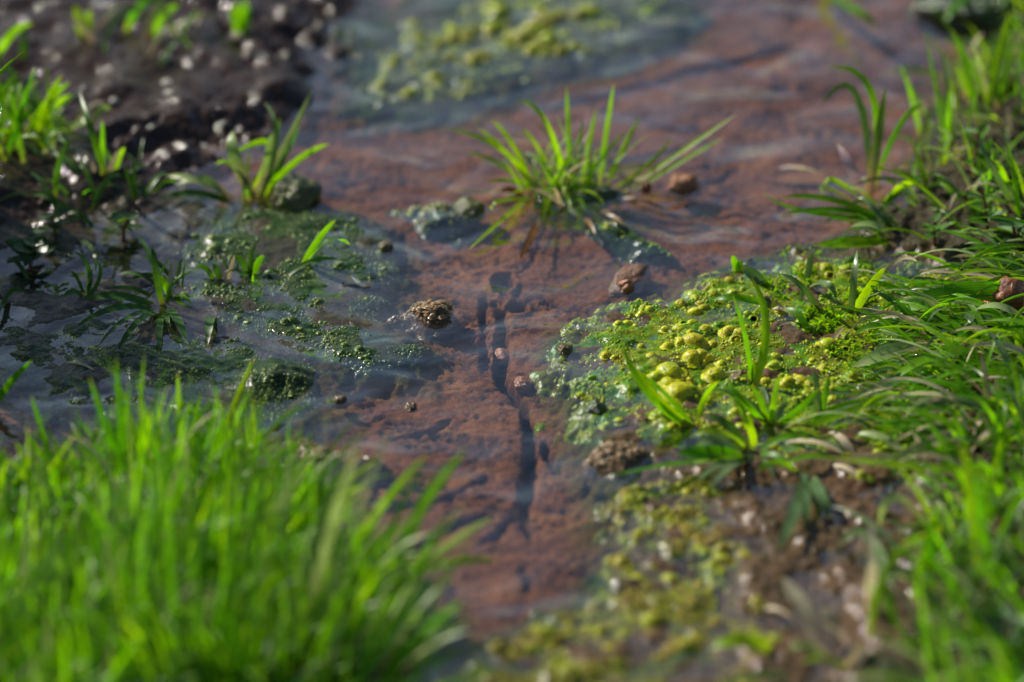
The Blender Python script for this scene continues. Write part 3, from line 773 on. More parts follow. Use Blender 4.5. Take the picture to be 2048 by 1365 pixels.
class Tuft:
    def __init__(s, label, px, py, name='grass_tuft', cat='grass tuft', group=None):
        q = ON(px, py); s.o = empty(name, q); s.q = np.array(q)
        tag(s.o, label, cat, group); s.items = []
    def pxb(s, lst, mat='fresh', w=2.4, ws=.82):
        """blades by surveyed points: (base x,y, tip x,y [, tip height mm [, width mm [, mid x,y,height | arch mm [, material]]]])"""
        for b in lst:
            b = list(b) + [None] * (8 - len(b))
            bx, by, tx, ty, th, wm, mid, mt = b[:8]
            A = ON(bx, by)
            if th is None:
                th = .82 * (by - ty) / (scale_at(by) * .87) if ty < by else 1.5
            th = max(th, .6)
            B = P(tx, ty, A[2] + th / 1000)
            if isinstance(mid, tuple):
                Mi = P(mid[0], mid[1], A[2] + mid[2] / 1000)
            else:
                Mi = .5 * (A + B) + np.array([0, 0, (mid if mid is not None else .10 * th + .8) / 1000])
            A = A - np.array([0, 0, .0015])
            steep = abs(B[2] - A[2]) / (np.linalg.norm(B - A) + 1e-9)
            if steep > .55:
                hint = (random.uniform(-.6, .6), -1, .3)
            else:
                hint = (random.uniform(-.25, .25), -.45 + random.uniform(-.3, .3), 1)
            V, bt = blade_verts(A, Mi, B, wm or w, hint, random.uniform(-.5, .5), wsc=ws)
            s.items.append((V, bt, mt or mat, (wm or w)))
        return s
    def rnd(s, n, spread, Lr, az, el, wr, mats, droop=.25, poly=None, hf=None):
        """n more blades round the root (or over a surveyed polygon)"""
        pg = PX(poly) if poly is not None else None
        if pg is not None:
            cx = RNG.uniform(pg[:, 0].min(), pg[:, 0].max(), n * 8); cy = RNG.uniform(pg[:, 1].min(), pg[:, 1].max(), n * 8)
            ok = sdpoly(cx, cy, pg) > 0; cx = cx[ok]; cy = cy[ok]
        k = 0
        while k < n:
            if pg is not None:
                x = cx[k % len(cx)] / 1000; y = cy[k % len(cy)] / 1000
            else:
                a = random.uniform(0, 6.283); r = spread * math.sqrt(random.random()) / 1000
                x = s.q[0] + r * math.cos(a); y = s.q[1] + r * math.sin(a)
            k += 1
            z = max(TH(x, y), -.001) if pg is not None else s.q[2]
            L = random.uniform(*Lr) / 1000; a = R(random.uniform(*az)); e = R(random.uniform(*el))
            if pg is not None: a += 1.1 * float(fbm(np.array(x * 1000), np.array(y * 1000), 22, 2, 777)); L *= 1 + .6 * float(fbm(np.array(x * 1000), np.array(y * 1000), 16, 2, 778))
            if hf: L *= hf(x, y)
            d = np.array([math.cos(a) * math.cos(e), math.sin(a) * math.cos(e), math.sin(e)])
            A = np.array([x, y, z - .0015]); dr = droop * random.uniform(.2, 1.2)
            B = A + d * L + np.array([0, 0, -dr * L * math.cos(e) * .9]); Mi = A + d * L * .53 + np.array([0, 0, .04 * L])
            B[2] = max(B[2], z + .001 + random.uniform(0, .003))
            Mi[2] = max(Mi[2], z + .0012)
            hint = (-d[0] * .4 + random.uniform(-.5, .5), -d[1] * .4 - .35 + random.uniform(-.4, .4), .9 * math.cos(e) + .15)
            wm = random.uniform(*wr)
            V, bt = blade_verts(A, Mi, B, wm, hint, random.uniform(-.9, .9), wsc=WSC, prof=BPROF_W)
            s.items.append((V, bt, random.choice(mats), wm * L))
        return s
    def build(s, keep=300):
        its = s.items
        if len(its) > keep:                       # the largest singly, the rest together
            its = sorted(its, key=lambda i: -i[3] * random.uniform(.8, 1.2) * (1 + 2 * (i[0][-1][2] > .045)))
        q = np.array(s.o.location)
        for V, bt, m, _ in its[:keep]:
            obj('blade', mesh_np('blade', V - q, BF, True, {'bt': ('FLOAT_VECTOR', bt)}), M[m], s.o)
            if random.random() < .3: DROPS.append(V[random.choice([13, 16, 19, 22])])
        rest = its[keep:]
        for m in sorted(set(i[2] for i in rest)):
            g = [i for i in rest if i[2] == m]
            V = np.concatenate([i[0] for i in g]) - q; bt = np.concatenate([i[1] for i in g])
            F = np.concatenate([BF + k * len(i[0]) for k, i in enumerate(g)])
            tag(obj('fine_grass', mesh_np('fine_grass', V, F, True, {'bt': ('FLOAT_VECTOR', bt)}), M[m], s.o), kind='stuff')
        return s.o

# --- the tuft in the middle of the stream
t = Tuft('bright yellow green grass tuft growing from a rock in the middle of the stream', 1110, 388)
t.pxb([(1065, 372, 895, 258, None, 2.9, (1003, 299, 17)), (1060, 374, 927, 306, None, 2.6, 3), (1080, 378, 971, 366, 6, 2.8, 2),
       (1070, 374, 982, 239, None, 3.0), (1062, 372, 952, 255, None, 2.2), (1136, 372, 1028, 204, None, 2.8, (1089, 239, 27)),
       (1112, 370, 1041, 253, None, 2.6), (1142, 378, 1133, 172, None, 2.9, 0), (1150, 372, 1166, 233, None, 2.4, 0),
       (1162, 372, 1193, 215, None, 2.9, 0), (1196, 374, 1228, 166, None, 3.0, 0), (1158, 376, 1254, 261, None, 2.3, 1),
       (1212, 370, 1282, 233, None, 2.9, 1), (1222, 374, 1346, 271, None, 2.4, (1298, 328, 9)),
       (1240, 380, 1473, 228, None, 3.2, (1368, 299, 14)), (1262, 376, 1450, 274, None, 3.0, (1365, 322, 10)),
       (1063, 382, 935, 502, 1.2, 3.2, (992, 450, 4)), (1080, 390, 984, 420, 2, 3.0, (1000, 402, 8)), (1104, 384, 1082, 450, 2, 4.0, 3),
       (1130, 380, 1212, 425, 1.5, 2.4, (1184, 385, 10)), (1122, 384, 1142, 422, 2, 2.3, 3), (1140, 390, 1174, 424, 2, 2.4, 2),
       (1110, 380, 1008, 400, 5, 2.4, 3), (1180, 372, 1190, 330, None, 3.0, 1, 'pale'), (1198, 384, 1212, 320, None, 3.0, 1, 'pink'),
       (1230, 386, 1300, 350, None, 2.2, 1, 'dry'), (1100, 372, 1075, 300, None, 2.2, 2), (1125, 372, 1100, 280, None, 2.4, 2)], 'yellow', ws=.68)
t.pxb([(1090, 420, 1040, 520, .4, 3, 1), (1165, 430, 1190, 470, .4, 2.4, 1), (1190, 420, 1250, 452, .6, 3, 1.2), (1050, 395, 1000, 385, 2, 3.4, 2), (1230, 395, 1330, 420, .8, 3, 1.5), (1260, 400, 1390, 408, .8, 2.6, 1.2), (1060, 400, 985, 408, .8, 3, 1.2)], 'rust')
t.rnd(64, 13, (12, 38), (0, 360), (18, 75), (1.6, 3.2), ['yellow', 'lush', 'yellow', 'pale', 'yellow', 'dry'], .4).build()

# --- left side tufts
t = Tuft('pale tuft with pink leaf bases on the mossy stone at left', 500, 392)
t.pxb([(500, 392, 625, 178, None, 3.2, (570, 292, 20)), (520, 395, 527, 205, None, 2.6, (552, 275, 24), 'blue'), (540, 390, 560, 235, None, 2.4, 0, 'fresh'),
       (505, 390, 465, 262, None, 6.5, (468, 310, 17)), (525, 392, 545, 265, None, 5.0, (538, 320, 12)), (515, 396, 660, 288, None, 3.0, (590, 325, 14), 'yellow'),
       (495, 392, 455, 315, None, 3.4, (540, 290, 16), 'yellow'), (480, 398, 330, 352, 7, 3.6, (400, 362, 9)), (470, 402, 350, 372, 3, 4.2, 5),
       (470, 404, 320, 398, 2, 3.6, 3, 'dark'), (510, 396, 430, 330, 11, 2.2, 6, 'yellow'), (455, 402, 395, 355, 10, 2.4, 3, 'blue'),
       (530, 396, 600, 250, None, 2.4, 0, 'fresh'), (485, 400, 500, 300, None, 2.4, 0, 'blue')], 'pale')
t.rnd(8, 8, (8, 20), (0, 360), (20, 70), (1.6, 2.6), ['pink', 'pale', 'fresh']).build()

t = Tuft('dense fresh grass tuft at the left edge above the dark mud', 40, 285)
t.rnd(46, 17, (18, 36), (20, 175), (30, 75), (2.6, 4.4), ['fresh', 'yellow', 'fresh'], .5)
t.rnd(18, 17, (16, 30), (-70, 60), (10, 50), (2.6, 4.2), ['fresh', 'yellow', 'dark'], .7)
t.pxb([(50, 270, 140, 165, None, 3.6, 2, 'yellow'), (70, 280, 125, 150, None, 3.6, 2, 'yellow'), (20, 270, 80, 158, None, 3.6, 3, 'pale'), (80, 270, 145, 190, None, 3.4, 3, 'yellow')]).build()

t = Tuft('sprawling dark green grass sprigs between the left edge and the pale tuft', 205, 395)
t.pxb([(212, 350, 158, 180, None, 3.0, (185, 270, 22)), (205, 345, 205, 240, None, 2.6, 0, 'fresh'), (225, 350, 250, 295, None, 3.0, 1, 'yellow'), (215, 355, 240, 300, None, 2.4, 1, 'dry'),
       (200, 395, 80, 305, 9, 3.0, 6), (110, 400, 145, 275, None, 3.0, (118, 330, 14)), (195, 420, 160, 320, 13, 2.6, 3), (180, 430, 245, 352, 8, 2.6, 5),
       (165, 440, 40, 390, 4, 2.6, 4), (270, 400, 250, 330, None, 2.4, 0), (275, 405, 265, 320, None, 2.2, 0), (280, 410, 335, 345, 7, 3.0, 3),
       (190, 455, 130, 430, 3, 2.4, 3), (170, 440, 100, 480, 1.5, 2.4, 4), (215, 430, 260, 470, 2, 2.6, 4), (150, 470, 190, 545, 1.2, 2.2, (185, 500, 6)),
       (205, 380, 168, 300, None, 2.0, 1, 'dry'), (225, 372, 300, 330, 6, 2.4, 2), (120, 430, 60, 345, 8, 2.4, 3)], 'dark')
t.rnd(20, 20, (12, 30), (0, 360), (10, 55), (1.8, 2.8), ['dark', 'dark', 'fresh', 'blue'], .5).build()

t = Tuft('star shaped dark grass tuft lying flat on the shaded wet mud', 322, 612)
t.pxb([(322, 612, 160, 602, 3, 3.8, 3), (320, 615, 148, 658, 1.2, 3.6, 4), (322, 616, 195, 695, 1.0, 3.0, 4), (325, 618, 232, 708, 1.0, 3.0, 4),
       (325, 608, 305, 490, None, 3.0, (312, 545, 12)), (328, 612, 375, 684, 1, 4.0, 3), (322, 620, 318, 705, 1, 3.0, 2), (330, 620, 338, 665, 1, 2.2, 2), (330, 610, 346, 560, None, 1.8, 0)], 'dark').build()
t = Tuft('dark sprawling sprig with a dead leaf tip behind the star shaped tuft', 335, 575)
t.pxb([(338, 588, 346, 520, None, 2.0, 1, 'dry'), (330, 580, 235, 550, 3, 2.4, 3), (345, 560, 260, 560, 3, 2.6, 2), (350, 560, 285, 515, 6, 2.2, 2), (340, 590, 320, 555, 6, 3.0, 1, 'fresh'),
       (352, 562, 365, 518, None, 2.2, 1, 'blue'), (345, 590, 385, 612, 1, 2.4, 2, 'fresh'), (318, 595, 210, 580, 2, 2.2, 2), (325, 585, 270, 470, 7, 2.0, 5)], 'dark')
t.rnd(6, 6, (8, 18), (0, 360), (10, 50), (1.6, 2.4), ['dark', 'fresh']).build()
t = Tuft('small forked sprout standing in mud left of the star shaped tuft', 172, 590)
t.pxb([(172, 590, 148, 502, None, 2.0, (178, 540, 9)), (172, 592, 185, 538, None, 1.8, 0), (175, 590, 192, 520, None, 1.8, (200, 552, 6)), (170, 590, 125, 595, 2, 2.2, 2), (168, 585, 140, 545, 5, 1.8, 2)], 'dark').build()
t = Tuft('single thick leaf blade pushing out of the dark shallows', 425, 640)
t.pxb([(425, 628, 416, 690, 1, 4.2, 3), (424, 630, 430, 660, 1, 2.2, 1)], 'dark').build()
t = Tuft('little dark leafy sprig at the centre of the blue green algae', 505, 545)
t.pxb([(500, 552, 503, 490, None, 2.4, 0), (505, 550, 528, 512, None, 3.0, 1, 'fresh'), (500, 550, 472, 512, None, 3.2, 1), (498, 555, 450, 545, 3, 2.6, 2), (510, 555, 560, 548, 2, 2.4, 2), (455, 560, 470, 510, None, 1.8, 0, 'dry'), (440, 560, 425, 535, 4, 3.2, 2), (430, 560, 390, 540, 4, 2.4, 3), (505, 545, 480, 560, 1.5, 3, 1)], 'dark')
t.rnd(6, 7, (6, 14), (0, 360), (10, 60), (1.6, 2.6), ['dark', 'fresh']).build()
t = Tuft('two curved bright blades leaning over the blue green algae sheet', 606, 530)
t.pxb([(602, 530, 672, 440, None, 3.0, 1, 'fresh'), (606, 528, 700, 490, 6, 4.0, (655, 482, 13), 'fresh'), (560, 556, 682, 520, 2, 2.4, 3, 'dark')]).build()
t = Tuft('thin bent brown and green wisps in the mud at the left edge', 20, 600)
t.pxb([(20, 600, -10, 640, 2, 2.4, 2), (0, 610, 48, 585, 4, 2.4, 3), (-5, 590, 12, 550, 6, 1.6, 1, 'dry'), (60, 560, 10, 520, 5, 2.0, 3)], 'dark').build()

# --- top left
t = Tuft('blurred grass sprigs on the mud at the top left', 290, 80)
t.pxb([(300, 75, 360, 12, None, 4, 3, 'fresh'), (290, 80, 345, 40, 12, 4, 8, 'pale'), (200, 95, 290, 30, 14, 4, 8, 'blue'), (165, 70, 150, 12, None, 5, 1, 'yellow'), (175, 75, 180, 20, None, 4, 1, 'yellow'), (250, 60, 330, 5, 18, 4, 6, 'fresh')])
t.rnd(16, 26, (14, 30), (0, 180), (15, 60), (2.4, 4), ['fresh', 'yellow', 'pale', 'dry'], .5).build()
t = Tuft('arching blurred blade in the top left corner', 20, 110)
t.pxb([(-10, 120, 66, 48, 16, 4, (22, 70, 18), 'yellow'), (45, 125, 52, 55, None, 4, 1, 'dark'), (-20, 140, 20, 80, None, 4, 2, 'fresh')]).build()
t = Tuft('blurred upright sprig at the top edge left of the stream', 480, 60)
t.pxb([(475, 65, 472, 5, None, 4.4, 1, 'yellow'), (485, 65, 492, 0, None, 4.4, 1, 'fresh'), (480, 66, 460, 20, None, 3.4, 1, 'fresh'), (490, 66, 500, 20, None, 3.4, 1, 'yellow')]).build()
t = Tuft('brown dead blade curling over the mud beside the left tuft', 165, 240)
t.pxb([(150, 250, 215, 205, 4, 4, (175, 212, 9), 'rust'), (215, 205, 240, 185, 3, 3, 2, 'rust'), (140, 262, 185, 258, 3, 5.5, 3, 'pale'), (180, 262, 222, 220, 8, 3.4, 4, 'pale')] if False else
      [(150, 250, 215, 205, 4, 4, (175, 212, 9), 'dry'), (140, 262, 185, 258, 3, 5.5, 3, 'pale'), (180, 262, 222, 220, 8, 3.4, 4, 'pale')]).build()

# --- foreground turf, bottom left
FT = Tuft('thick blurred clump of lush grass filling the bottom left foreground', 380, 1250, 'grass_clump', 'grass clump')
HF = lambda x, y: .62 + .62 * math.exp(-((x + .098) / .040) ** 2) + .12 * math.sin(x * 160) + .10 * math.sin(x * 310 + 1)
FPOLY = [(-120, 985), (60, 975), (220, 950), (520, 945), (600, 990), (640, 1070), (710, 1150), (760, 1230), (760, 1330), (700, 1420), (500, 1440), (200, 1460), (-160, 1480)]
FT.rnd(3000, 0, (10, 30), (-40, 160), (30, 84), (1.2, 3.2), ['fresh'] * 10 + ['lush'] * 12 + ['yellow'] * 5 + ['dark', 'pale', 'dry'], .45, FPOLY, HF)
FT.rnd(300, 0, (24, 46), (10, 130), (42, 85), (1.4, 3.0), ['fresh', 'lush', 'lush', 'yellow', 'pale', 'blue'], .35, [(-120, 1120), (560, 1120), (760, 1250), (700, 1400), (-160, 1430)], HF)
FT.rnd(150, 0, (14, 30), (-150, 30), (20, 70), (2.2, 3.4), ['dark', 'fresh'], .5, [(-150, 1440), (500, 1420), (850, 1330), (900, 1500), (880, 1700), (-150, 1700)])
FT.rnd(420, 0, (14, 28), (-80, 90), (30, 75), (2.2, 3.6), ['fresh', 'fresh', 'yellow', 'dark'], .4, FPOLY)
FT.rnd(200, 0, (18, 38), (-10, 60), (40, 70), (2.2, 3.6), ['fresh', 'yellow', 'pale'], .4, [(500, 1010), (630, 1060), (720, 1150), (800, 1230), (820, 1400), (600, 1400)])
FT.pxb([(250, 960, 232, 712, None, 2.6, 0), (245, 965, 178, 752, None, 2.4, 0), (365, 950, 355, 745, None, 2.4, 0, 'yellow'), (430, 900, 512, 710, None, 2.4, 0, 'yellow'), (110, 960, 62, 790, None, 2.4, 1),
        (-30, 830, 68, 718, None, 2.8, 1), (120, 980, 52, 865, None, 2.2, 1), (275, 990, 302, 825, None, 2.4, 0, 'yellow'), (260, 980, 190, 800, None, 2.4, 2), (400, 1400, 385, 740, 80, 2.4, 2, 'lush'), (470, 1400, 455, 770, 76, 2.2, 2, 'fresh'),
        (500, 1420, 520, 760, 78, 2.2, 3, 'lush'), (520, 1400, 550, 840, 66, 2.2, 3, 'yellow'), (360, 1400, 320, 830, 66, 2.2, 2, 'lush'), (620, 1320, 780, 860, 60, 2.8, 4, 'pale'), (600, 1300, 720, 880, 58, 3.6, 3, 'pale'), (560, 1350, 690, 920, 62, 3.6, 4, 'blue'),
        (660, 1160, 860, 905, None, 3.2, 2, 'yellow'), (750, 1190, 935, 895, None, 3.4, 3), (800, 1190, 990, 1035, None, 3.0, 3, 'pale'), (780, 1170, 990, 1122, 14, 3.4, (890, 1128, 14), 'yellow'), (700, 1150, 800, 960, None, 3.0, 1),
        (640, 1100, 690, 960, None, 2.6, 0, 'dry'), (670, 1090, 672, 1000, None, 2.0, 0, 'dry'), (560, 1000, 590, 900, None, 3.0, 0, 'pale'), (80, 1000, 30, 880, None, 3, 1, 'yellow'), (20, 1000, 0, 900, None, 3, 1),
        (600, 1400, 760, 1050, None, 3.6, 3), (680, 1420, 900, 1130, None, 3.4, 3), (740, 1400, 930, 1200, None, 3.4, 3), (720, 1450, 960, 1290, 20, 3.6, 4, 'dark'), (700, 1480, 1010, 1340, 15, 3.6, 4, 'fresh')])
FT.build(300)

# --- right bank, far turf
t = Tuft('tall sunlit turf on the upper right bank', 1950, 300, 'grass_clump', 'grass clump')
UR = [(1890, 190), (1970, 110), (2100, 30), (2250, 0), (2250, 480), (2000, 520), (1880, 480), (1820, 400), (1830, 280)]
t.rnd(240, 0, (14, 36), (30, 220), (20, 72), (2.2, 4.2), ['lush', 'lush', 'yellow', 'lush', 'pale', 'yellow', 'pale', 'dry'], .6, UR)
t.rnd(90, 0, (18, 36), (140, 260), (10, 50), (2.0, 3.2), ['fresh', 'yellow', 'blue', 'pale'], .6, UR)
t.pxb([(1970, 230, 2022, 20, None, 3.6, 1, 'yellow'), (1960, 250, 1905, 60, None, 3.0, 3, 'fresh'), (1900, 300, 1890, 100, None, 3.4, 2, 'pale'), (2040, 430, 1955, 275, None, 3.2, (1985, 335, 20), 'blue'), (1990, 160, 1985, 60, None, 3, 2, 'pale'), (1890, 330, 1900, 180, None, 3, 6)]).build(260)
t = Tuft('forked sprout with pink stem standing at the right edge of the stream', 1728, 400)
t.pxb([(1732, 402, 1772, 172, None, 4.6, (1752, 300, 20), 'pink'), (1728, 400, 1675, 288, None, 4.4, (1706, 346, 12), 'dryp'), (1750, 310, 1660, 132, 34, 3.2, (1730, 178, 40), 'fresh'), (1748, 330, 1640, 215, 28, 3.2, (1700, 180, 32), 'blue'),
       (1750, 320, 1730, 205, 28, 2.4, 2, 'blue'), (1760, 310, 1850, 210, 26, 2.6, 8, 'fresh')] if False else
      [(1732, 402, 1772, 172, None, 4.6, (1752, 300, 20), 'pink'), (1728, 400, 1675, 288, None, 5.0, (1706, 346, 12), 'rose'), (1730, 402, 1748, 318, None, 4.0, 0, 'rose'), (1742, 360, 1660, 132, 40, 3.2, (1745, 190, 34), 'fresh'), (1742, 370, 1640, 215, 28, 3.2, (1710, 185, 34), 'blue'),
       (1742, 360, 1730, 205, 28, 2.4, 2, 'blue'), (1750, 360, 1850, 210, 26, 2.6, 8, 'fresh')]).build()
t = Tuft('low grass blades reaching left from the right bank over the water', 1800, 460)
t.pxb([(1800, 440, 1560, 430, 4, 3.4, 3), (1800, 430, 1525, 385, 5, 2.6, (1620, 425, 4)), (1790, 450, 1560, 395, 6, 3.2, 4), (1800, 470, 1620, 490, 3, 4.0, (1720, 488, 3), 'yellow'), (1790, 484, 1625, 494, 2, 4.0, 2, 'yellow'), (1795, 475, 1700, 455, 5, 5.0, 3, 'pale'),
       (1740, 400, 1650, 370, 8, 3.0, (1670, 362, 11), 'yellow'), (1730, 410, 1655, 400, 3, 2.6, (1650, 375, 8), 'pale'), (1770, 440, 1700, 410, 8, 2.6, 4, 'blue'), (1790, 460, 1640, 445, 3, 3.2, 3), (1780, 480, 1715, 395, 10, 3.0, 4, 'blue'), (1760, 420, 1830, 370, 8, 3, 4, 'yellow'), (1750, 430, 1860, 350, 9, 3.2, 3)], 'fresh')
t.rnd(14, 14, (14, 30), (120, 240), (5, 45), (2, 3.4), ['fresh', 'blue', 'yellow'], .6).build()

# --- right mid: individual sprouts on the algae
t = Tuft('two bladed yellow green seedling standing amid the big bubbles', 1506, 770)
t.pxb([(1506, 775, 1465, 590, None, 2.4, (1492, 680, 15), 'fresh'), (1506, 778, 1502, 555, None, 3.4, (1532, 655, 20), 'yellow'), (1512, 765, 1537, 815, 1, 2.2, 2, 'blue'), (1505, 775, 1508, 720, None, 3.6, 0, 'yellow'), (1520, 775, 1516, 712, None, .9, 0, 'dry')]).build()
t = Tuft('thin forked blades rising left of the big yellow bubbles', 1390, 850)
t.pxb([(1385, 850, 1243, 678, None, 3.0, (1292, 782, 12), 'fresh'), (1385, 850, 1270, 735, None, 3.0, (1320, 800, 8), 'yellow'), (1392, 852, 1275, 742, None, 2.2, 1, 'fresh'), (1400, 840, 1440, 760, None, 2.4, (1408, 800, 5), 'yellow')]).build()
t = Tuft('slender five bladed seedling in front of the fly', 1541, 850)
t.pxb([(1541, 850, 1428, 778, None, 2.6, (1490, 800, 7), 'blue'), (1541, 850, 1455, 762, None, 2.4, (1480, 795, 11), 'fresh'), (1541, 848, 1503, 772, None, 2.6, 1, 'fresh'), (1543, 848, 1562, 745, None, 2.6, (1548, 800, 9), 'yellow'), (1545, 850, 1640, 775, None, 2.8, (1600, 818, 6), 'fresh'), (1545, 852, 1580, 805, 6, 2.4, 2, 'blue'),
       (1495, 862, 1430, 785, 7, 2.8, (1475, 800, 8), 'yellow'), (1500, 870, 1500, 830, 6, 2.4, 2, 'yellow')]).build()
t = Tuft('glossy leafy tuft with blades pointing left at the near edge of the bubbles', 1505, 905)
t.pxb([(1500, 908, 1205, 958, 1.2, 3.6, (1345, 928, 4), 'fresh'), (1500, 905, 1352, 908, 6, 6.0, (1420, 905, 6), 'fresh'), (1505, 902, 1380, 875, 6, 3.0, (1440, 865, 9), 'yellow'), (1500, 900, 1390, 892, 7, 5.0, (1440, 880, 10), 'blue'), (1505, 905, 1370, 930, 2, 3.2, (1450, 915, 5), 'yellow'),
       (1502, 915, 1392, 965, 1, 3.6, 3, 'blue'), (1505, 915, 1422, 975, 1, 4.0, 3, 'blue'), (1510, 890, 1480, 830, None, 3.2, (1500, 855, 6), 'yellow'), (1515, 900, 1620, 880, 4, 2.8, 3, 'fresh'), (1515, 912, 1550, 960, 1, 2.6, 2, 'blue'), (1512, 905, 1580, 935, 1.5, 3, 2, 'fresh'), (1500, 900, 1400, 835, 9, 4, 4, 'dark')]).build()
t = Tuft('bluish blades hanging down onto the brown mud at lower right', 1612, 950)
t.pxb([(1612, 945, 1555, 1102, .8, 5.0, (1588, 1025, 5), 'blue'), (1610, 945, 1612, 1062, .8, 3.4, (1612, 1000, 5), 'blue'), (1618, 940, 1662, 1038, .8, 5.0, (1638, 985, 5), 'blue'), (1608, 940, 1606, 985, 2, 3, 2, 'blue'), (1600, 940, 1510, 945, 4, 2.4, 3, 'yellow')]).build()
t = Tuft('upright pair of blades with a red stalk in the middle of the right algae', 1702, 628)
t.pxb([(1702, 628, 1714, 500, None, 3.2, (1708, 560, 15), 'blue'), (1702, 630, 1772, 535, 16, 3.8, (1740, 575, 10), 'yellow'), (1768, 540, 1835, 524, 12, 1.8, 3, 'dry'), (1704, 628, 1720, 600, 4, 3, 1, 'pink')]).build()
t = Tuft('pale curved seedling pair on the upper right algae', 1640, 618)
t.pxb([(1612, 570, 1624, 502, None, 3.0, 0, 'blue'), (1612, 572, 1674, 602, 3, 3.0, (1652, 566, 9), 'blue'), (1640, 618, 1562, 548, 10, 3.2, (1605, 575, 9), 'blue'), (1600, 610, 1608, 570, 5, 2.2, 1, 'blue'), (1640, 616, 1605, 612, 2, 2.2, 2, 'pale'), (1640, 622, 1637, 605, 3, 2.4, 0, 'pink')]).build()
t = Tuft('dewy cluster of pale blades at the top of the bright algae mat', 1520, 585)
t.pxb([(1535, 580, 1480, 540, 6, 5.0, 2, 'blue'), (1530, 582, 1482, 552, 4, 3.4, 2, 'blue'), (1535, 600, 1495, 588, 4, 4.0, 2, 'pale'), (1560, 610, 1425, 600, 3, 3.6, (1480, 596, 6), 'fresh'), (1475, 540, 1462, 515, 5, 3, 1, 'fresh'), (1475, 540, 1485, 528, 3, 3, 1, 'fresh'), (1625, 672, 1565, 618, 3, 3.0, 3, 'fresh'), (1610, 645, 1545, 618, 1.5, 3.0, 2, 'dry'), (1605, 640, 1555, 655, 1.5, 1.6, 1, 'dry')]).build()
t = Tuft('long broad blade arching right from a red stem across the bank', 1770, 630)
t.pxb([(1770, 632, 2060, 590, 9, 7.5, (1915, 583, 12), 'fresh'), (1700, 634, 1790, 628, 3, 1.8, 1, 'pink'), (1775, 634, 1970, 600, 5, 6.0, (1860, 608, 7), 'yellow'), (1745, 640, 1940, 648, 3, 4.0, (1850, 634, 6), 'fresh'), (1760, 642, 2020, 655, 3, 4.0, 4, 'fresh')]).build()
t = Tuft('arched bright blade over the moss in the centre of the right bank', 1705, 668)
t.pxb([(1815, 672, 1704, 672, 1, 3.2, (1760, 650, 7), 'fresh'), (1660, 690, 1690, 655, 3, 1.8, 1, 'dry'), (1760, 632, 1800, 660, 2, 2.6, 2, 'blue'), (1845, 672, 1858, 610, None, 2.6, 1, 'fresh'), (1850, 680, 1838, 648, None, 1.8, 0, 'fresh'), (1885, 680, 1862, 622, 8, 3.4, 3, 'blue'), (1892, 690, 1898, 660, 5, 2, 0, 'blue'), (1960, 600, 1930, 655, 3, 4.6, (1940, 632, 9), 'blue'), (1930, 640, 1928, 655, 2, 5, 1, 'blue')]).build()
t = Tuft('broad pale green leaf lying over the bubbles right of centre', 1704, 732)
t.pxb([(1880, 672, 1704, 735, 2, 6.4, (1790, 700, 7), 'pale'), (1790, 740, 1710, 738, 1.5, 2.6, 2, 'fresh'), (1780, 700, 1812, 760, 1, 3.0, (1798, 725, 5), 'blue'), (1830, 690, 1750, 700, 2, 2, 2, 'blue')], 'blue').build()
t = Tuft('long lying blades sweeping down left from the sprout on the right bank', 1890, 700)
t.pxb([(1895, 688, 1745, 812, 1, 4.6, (1830, 735, 8), 'fresh'), (1880, 720, 1700, 800, 1, 4.2, (1800, 755, 6), 'blue'), (1880, 745, 1750, 790, 1.5, 4.4, (1850, 718, 11), 'yellow'), (1895, 700, 1880, 760, 2, 4.0, (1898, 725, 8), 'blue'), (1893, 700, 1905, 682, 4, 2.4, 1, 'fresh'),
       (1895, 700, 1770, 690, 3, 2.2, 5, 'fresh'), (1895, 710, 2000, 745, 3, 4, 5, 'fresh'), (1890, 700, 2010, 640, 7, 4, 5, 'blue'), (1888, 705, 1905, 790, 1.5, 3.4, 4, 'fresh')]).build()
t = Tuft('crossing yellow green stalk running from the bubbles up to the right bank', 1600, 850)
t.pxb([(1560, 868, 1880, 765, 6, 3.0, (1720, 815, 6), 'yellow'), (1600, 855, 1740, 800, 3, 2.6, 2, 'fresh'), (1640, 830, 1628, 738, None, 2.6, 1, 'blue'), (1642, 830, 1660, 750, None, 2.4, 1, 'fresh'), (1640, 832, 1618, 800, 5, 2.6, 2, 'blue'), (1632, 825, 1700, 808, 2, 1.6, 2, 'dry'), (1640, 830, 1645, 842, 1, 2, 1, 'fresh')]).build()
t = Tuft('leafy cross of broad blades at the right centre', 1880, 770)
t.pxb([(1880, 765, 1842, 738, 6, 4.0, 2, 'yellow'), (1880, 770, 2000, 735, 5, 5.0, (1940, 758, 6), 'fresh'), (1880, 768, 1858, 830, 1.5, 5.0, 4, 'blue'), (1885, 768, 1870, 815, 1.5, 3, 3, 'fresh'), (1878, 770, 1815, 745, 5, 3.2, 3, 'fresh'), (1880, 775, 1800, 790, 3, 3.4, 3, 'yellow'), (1895, 760, 1925, 700, 8, 4, 2, 'blue'), (1850, 770, 1840, 732, 5, 3, 1, 'fresh')]).build()

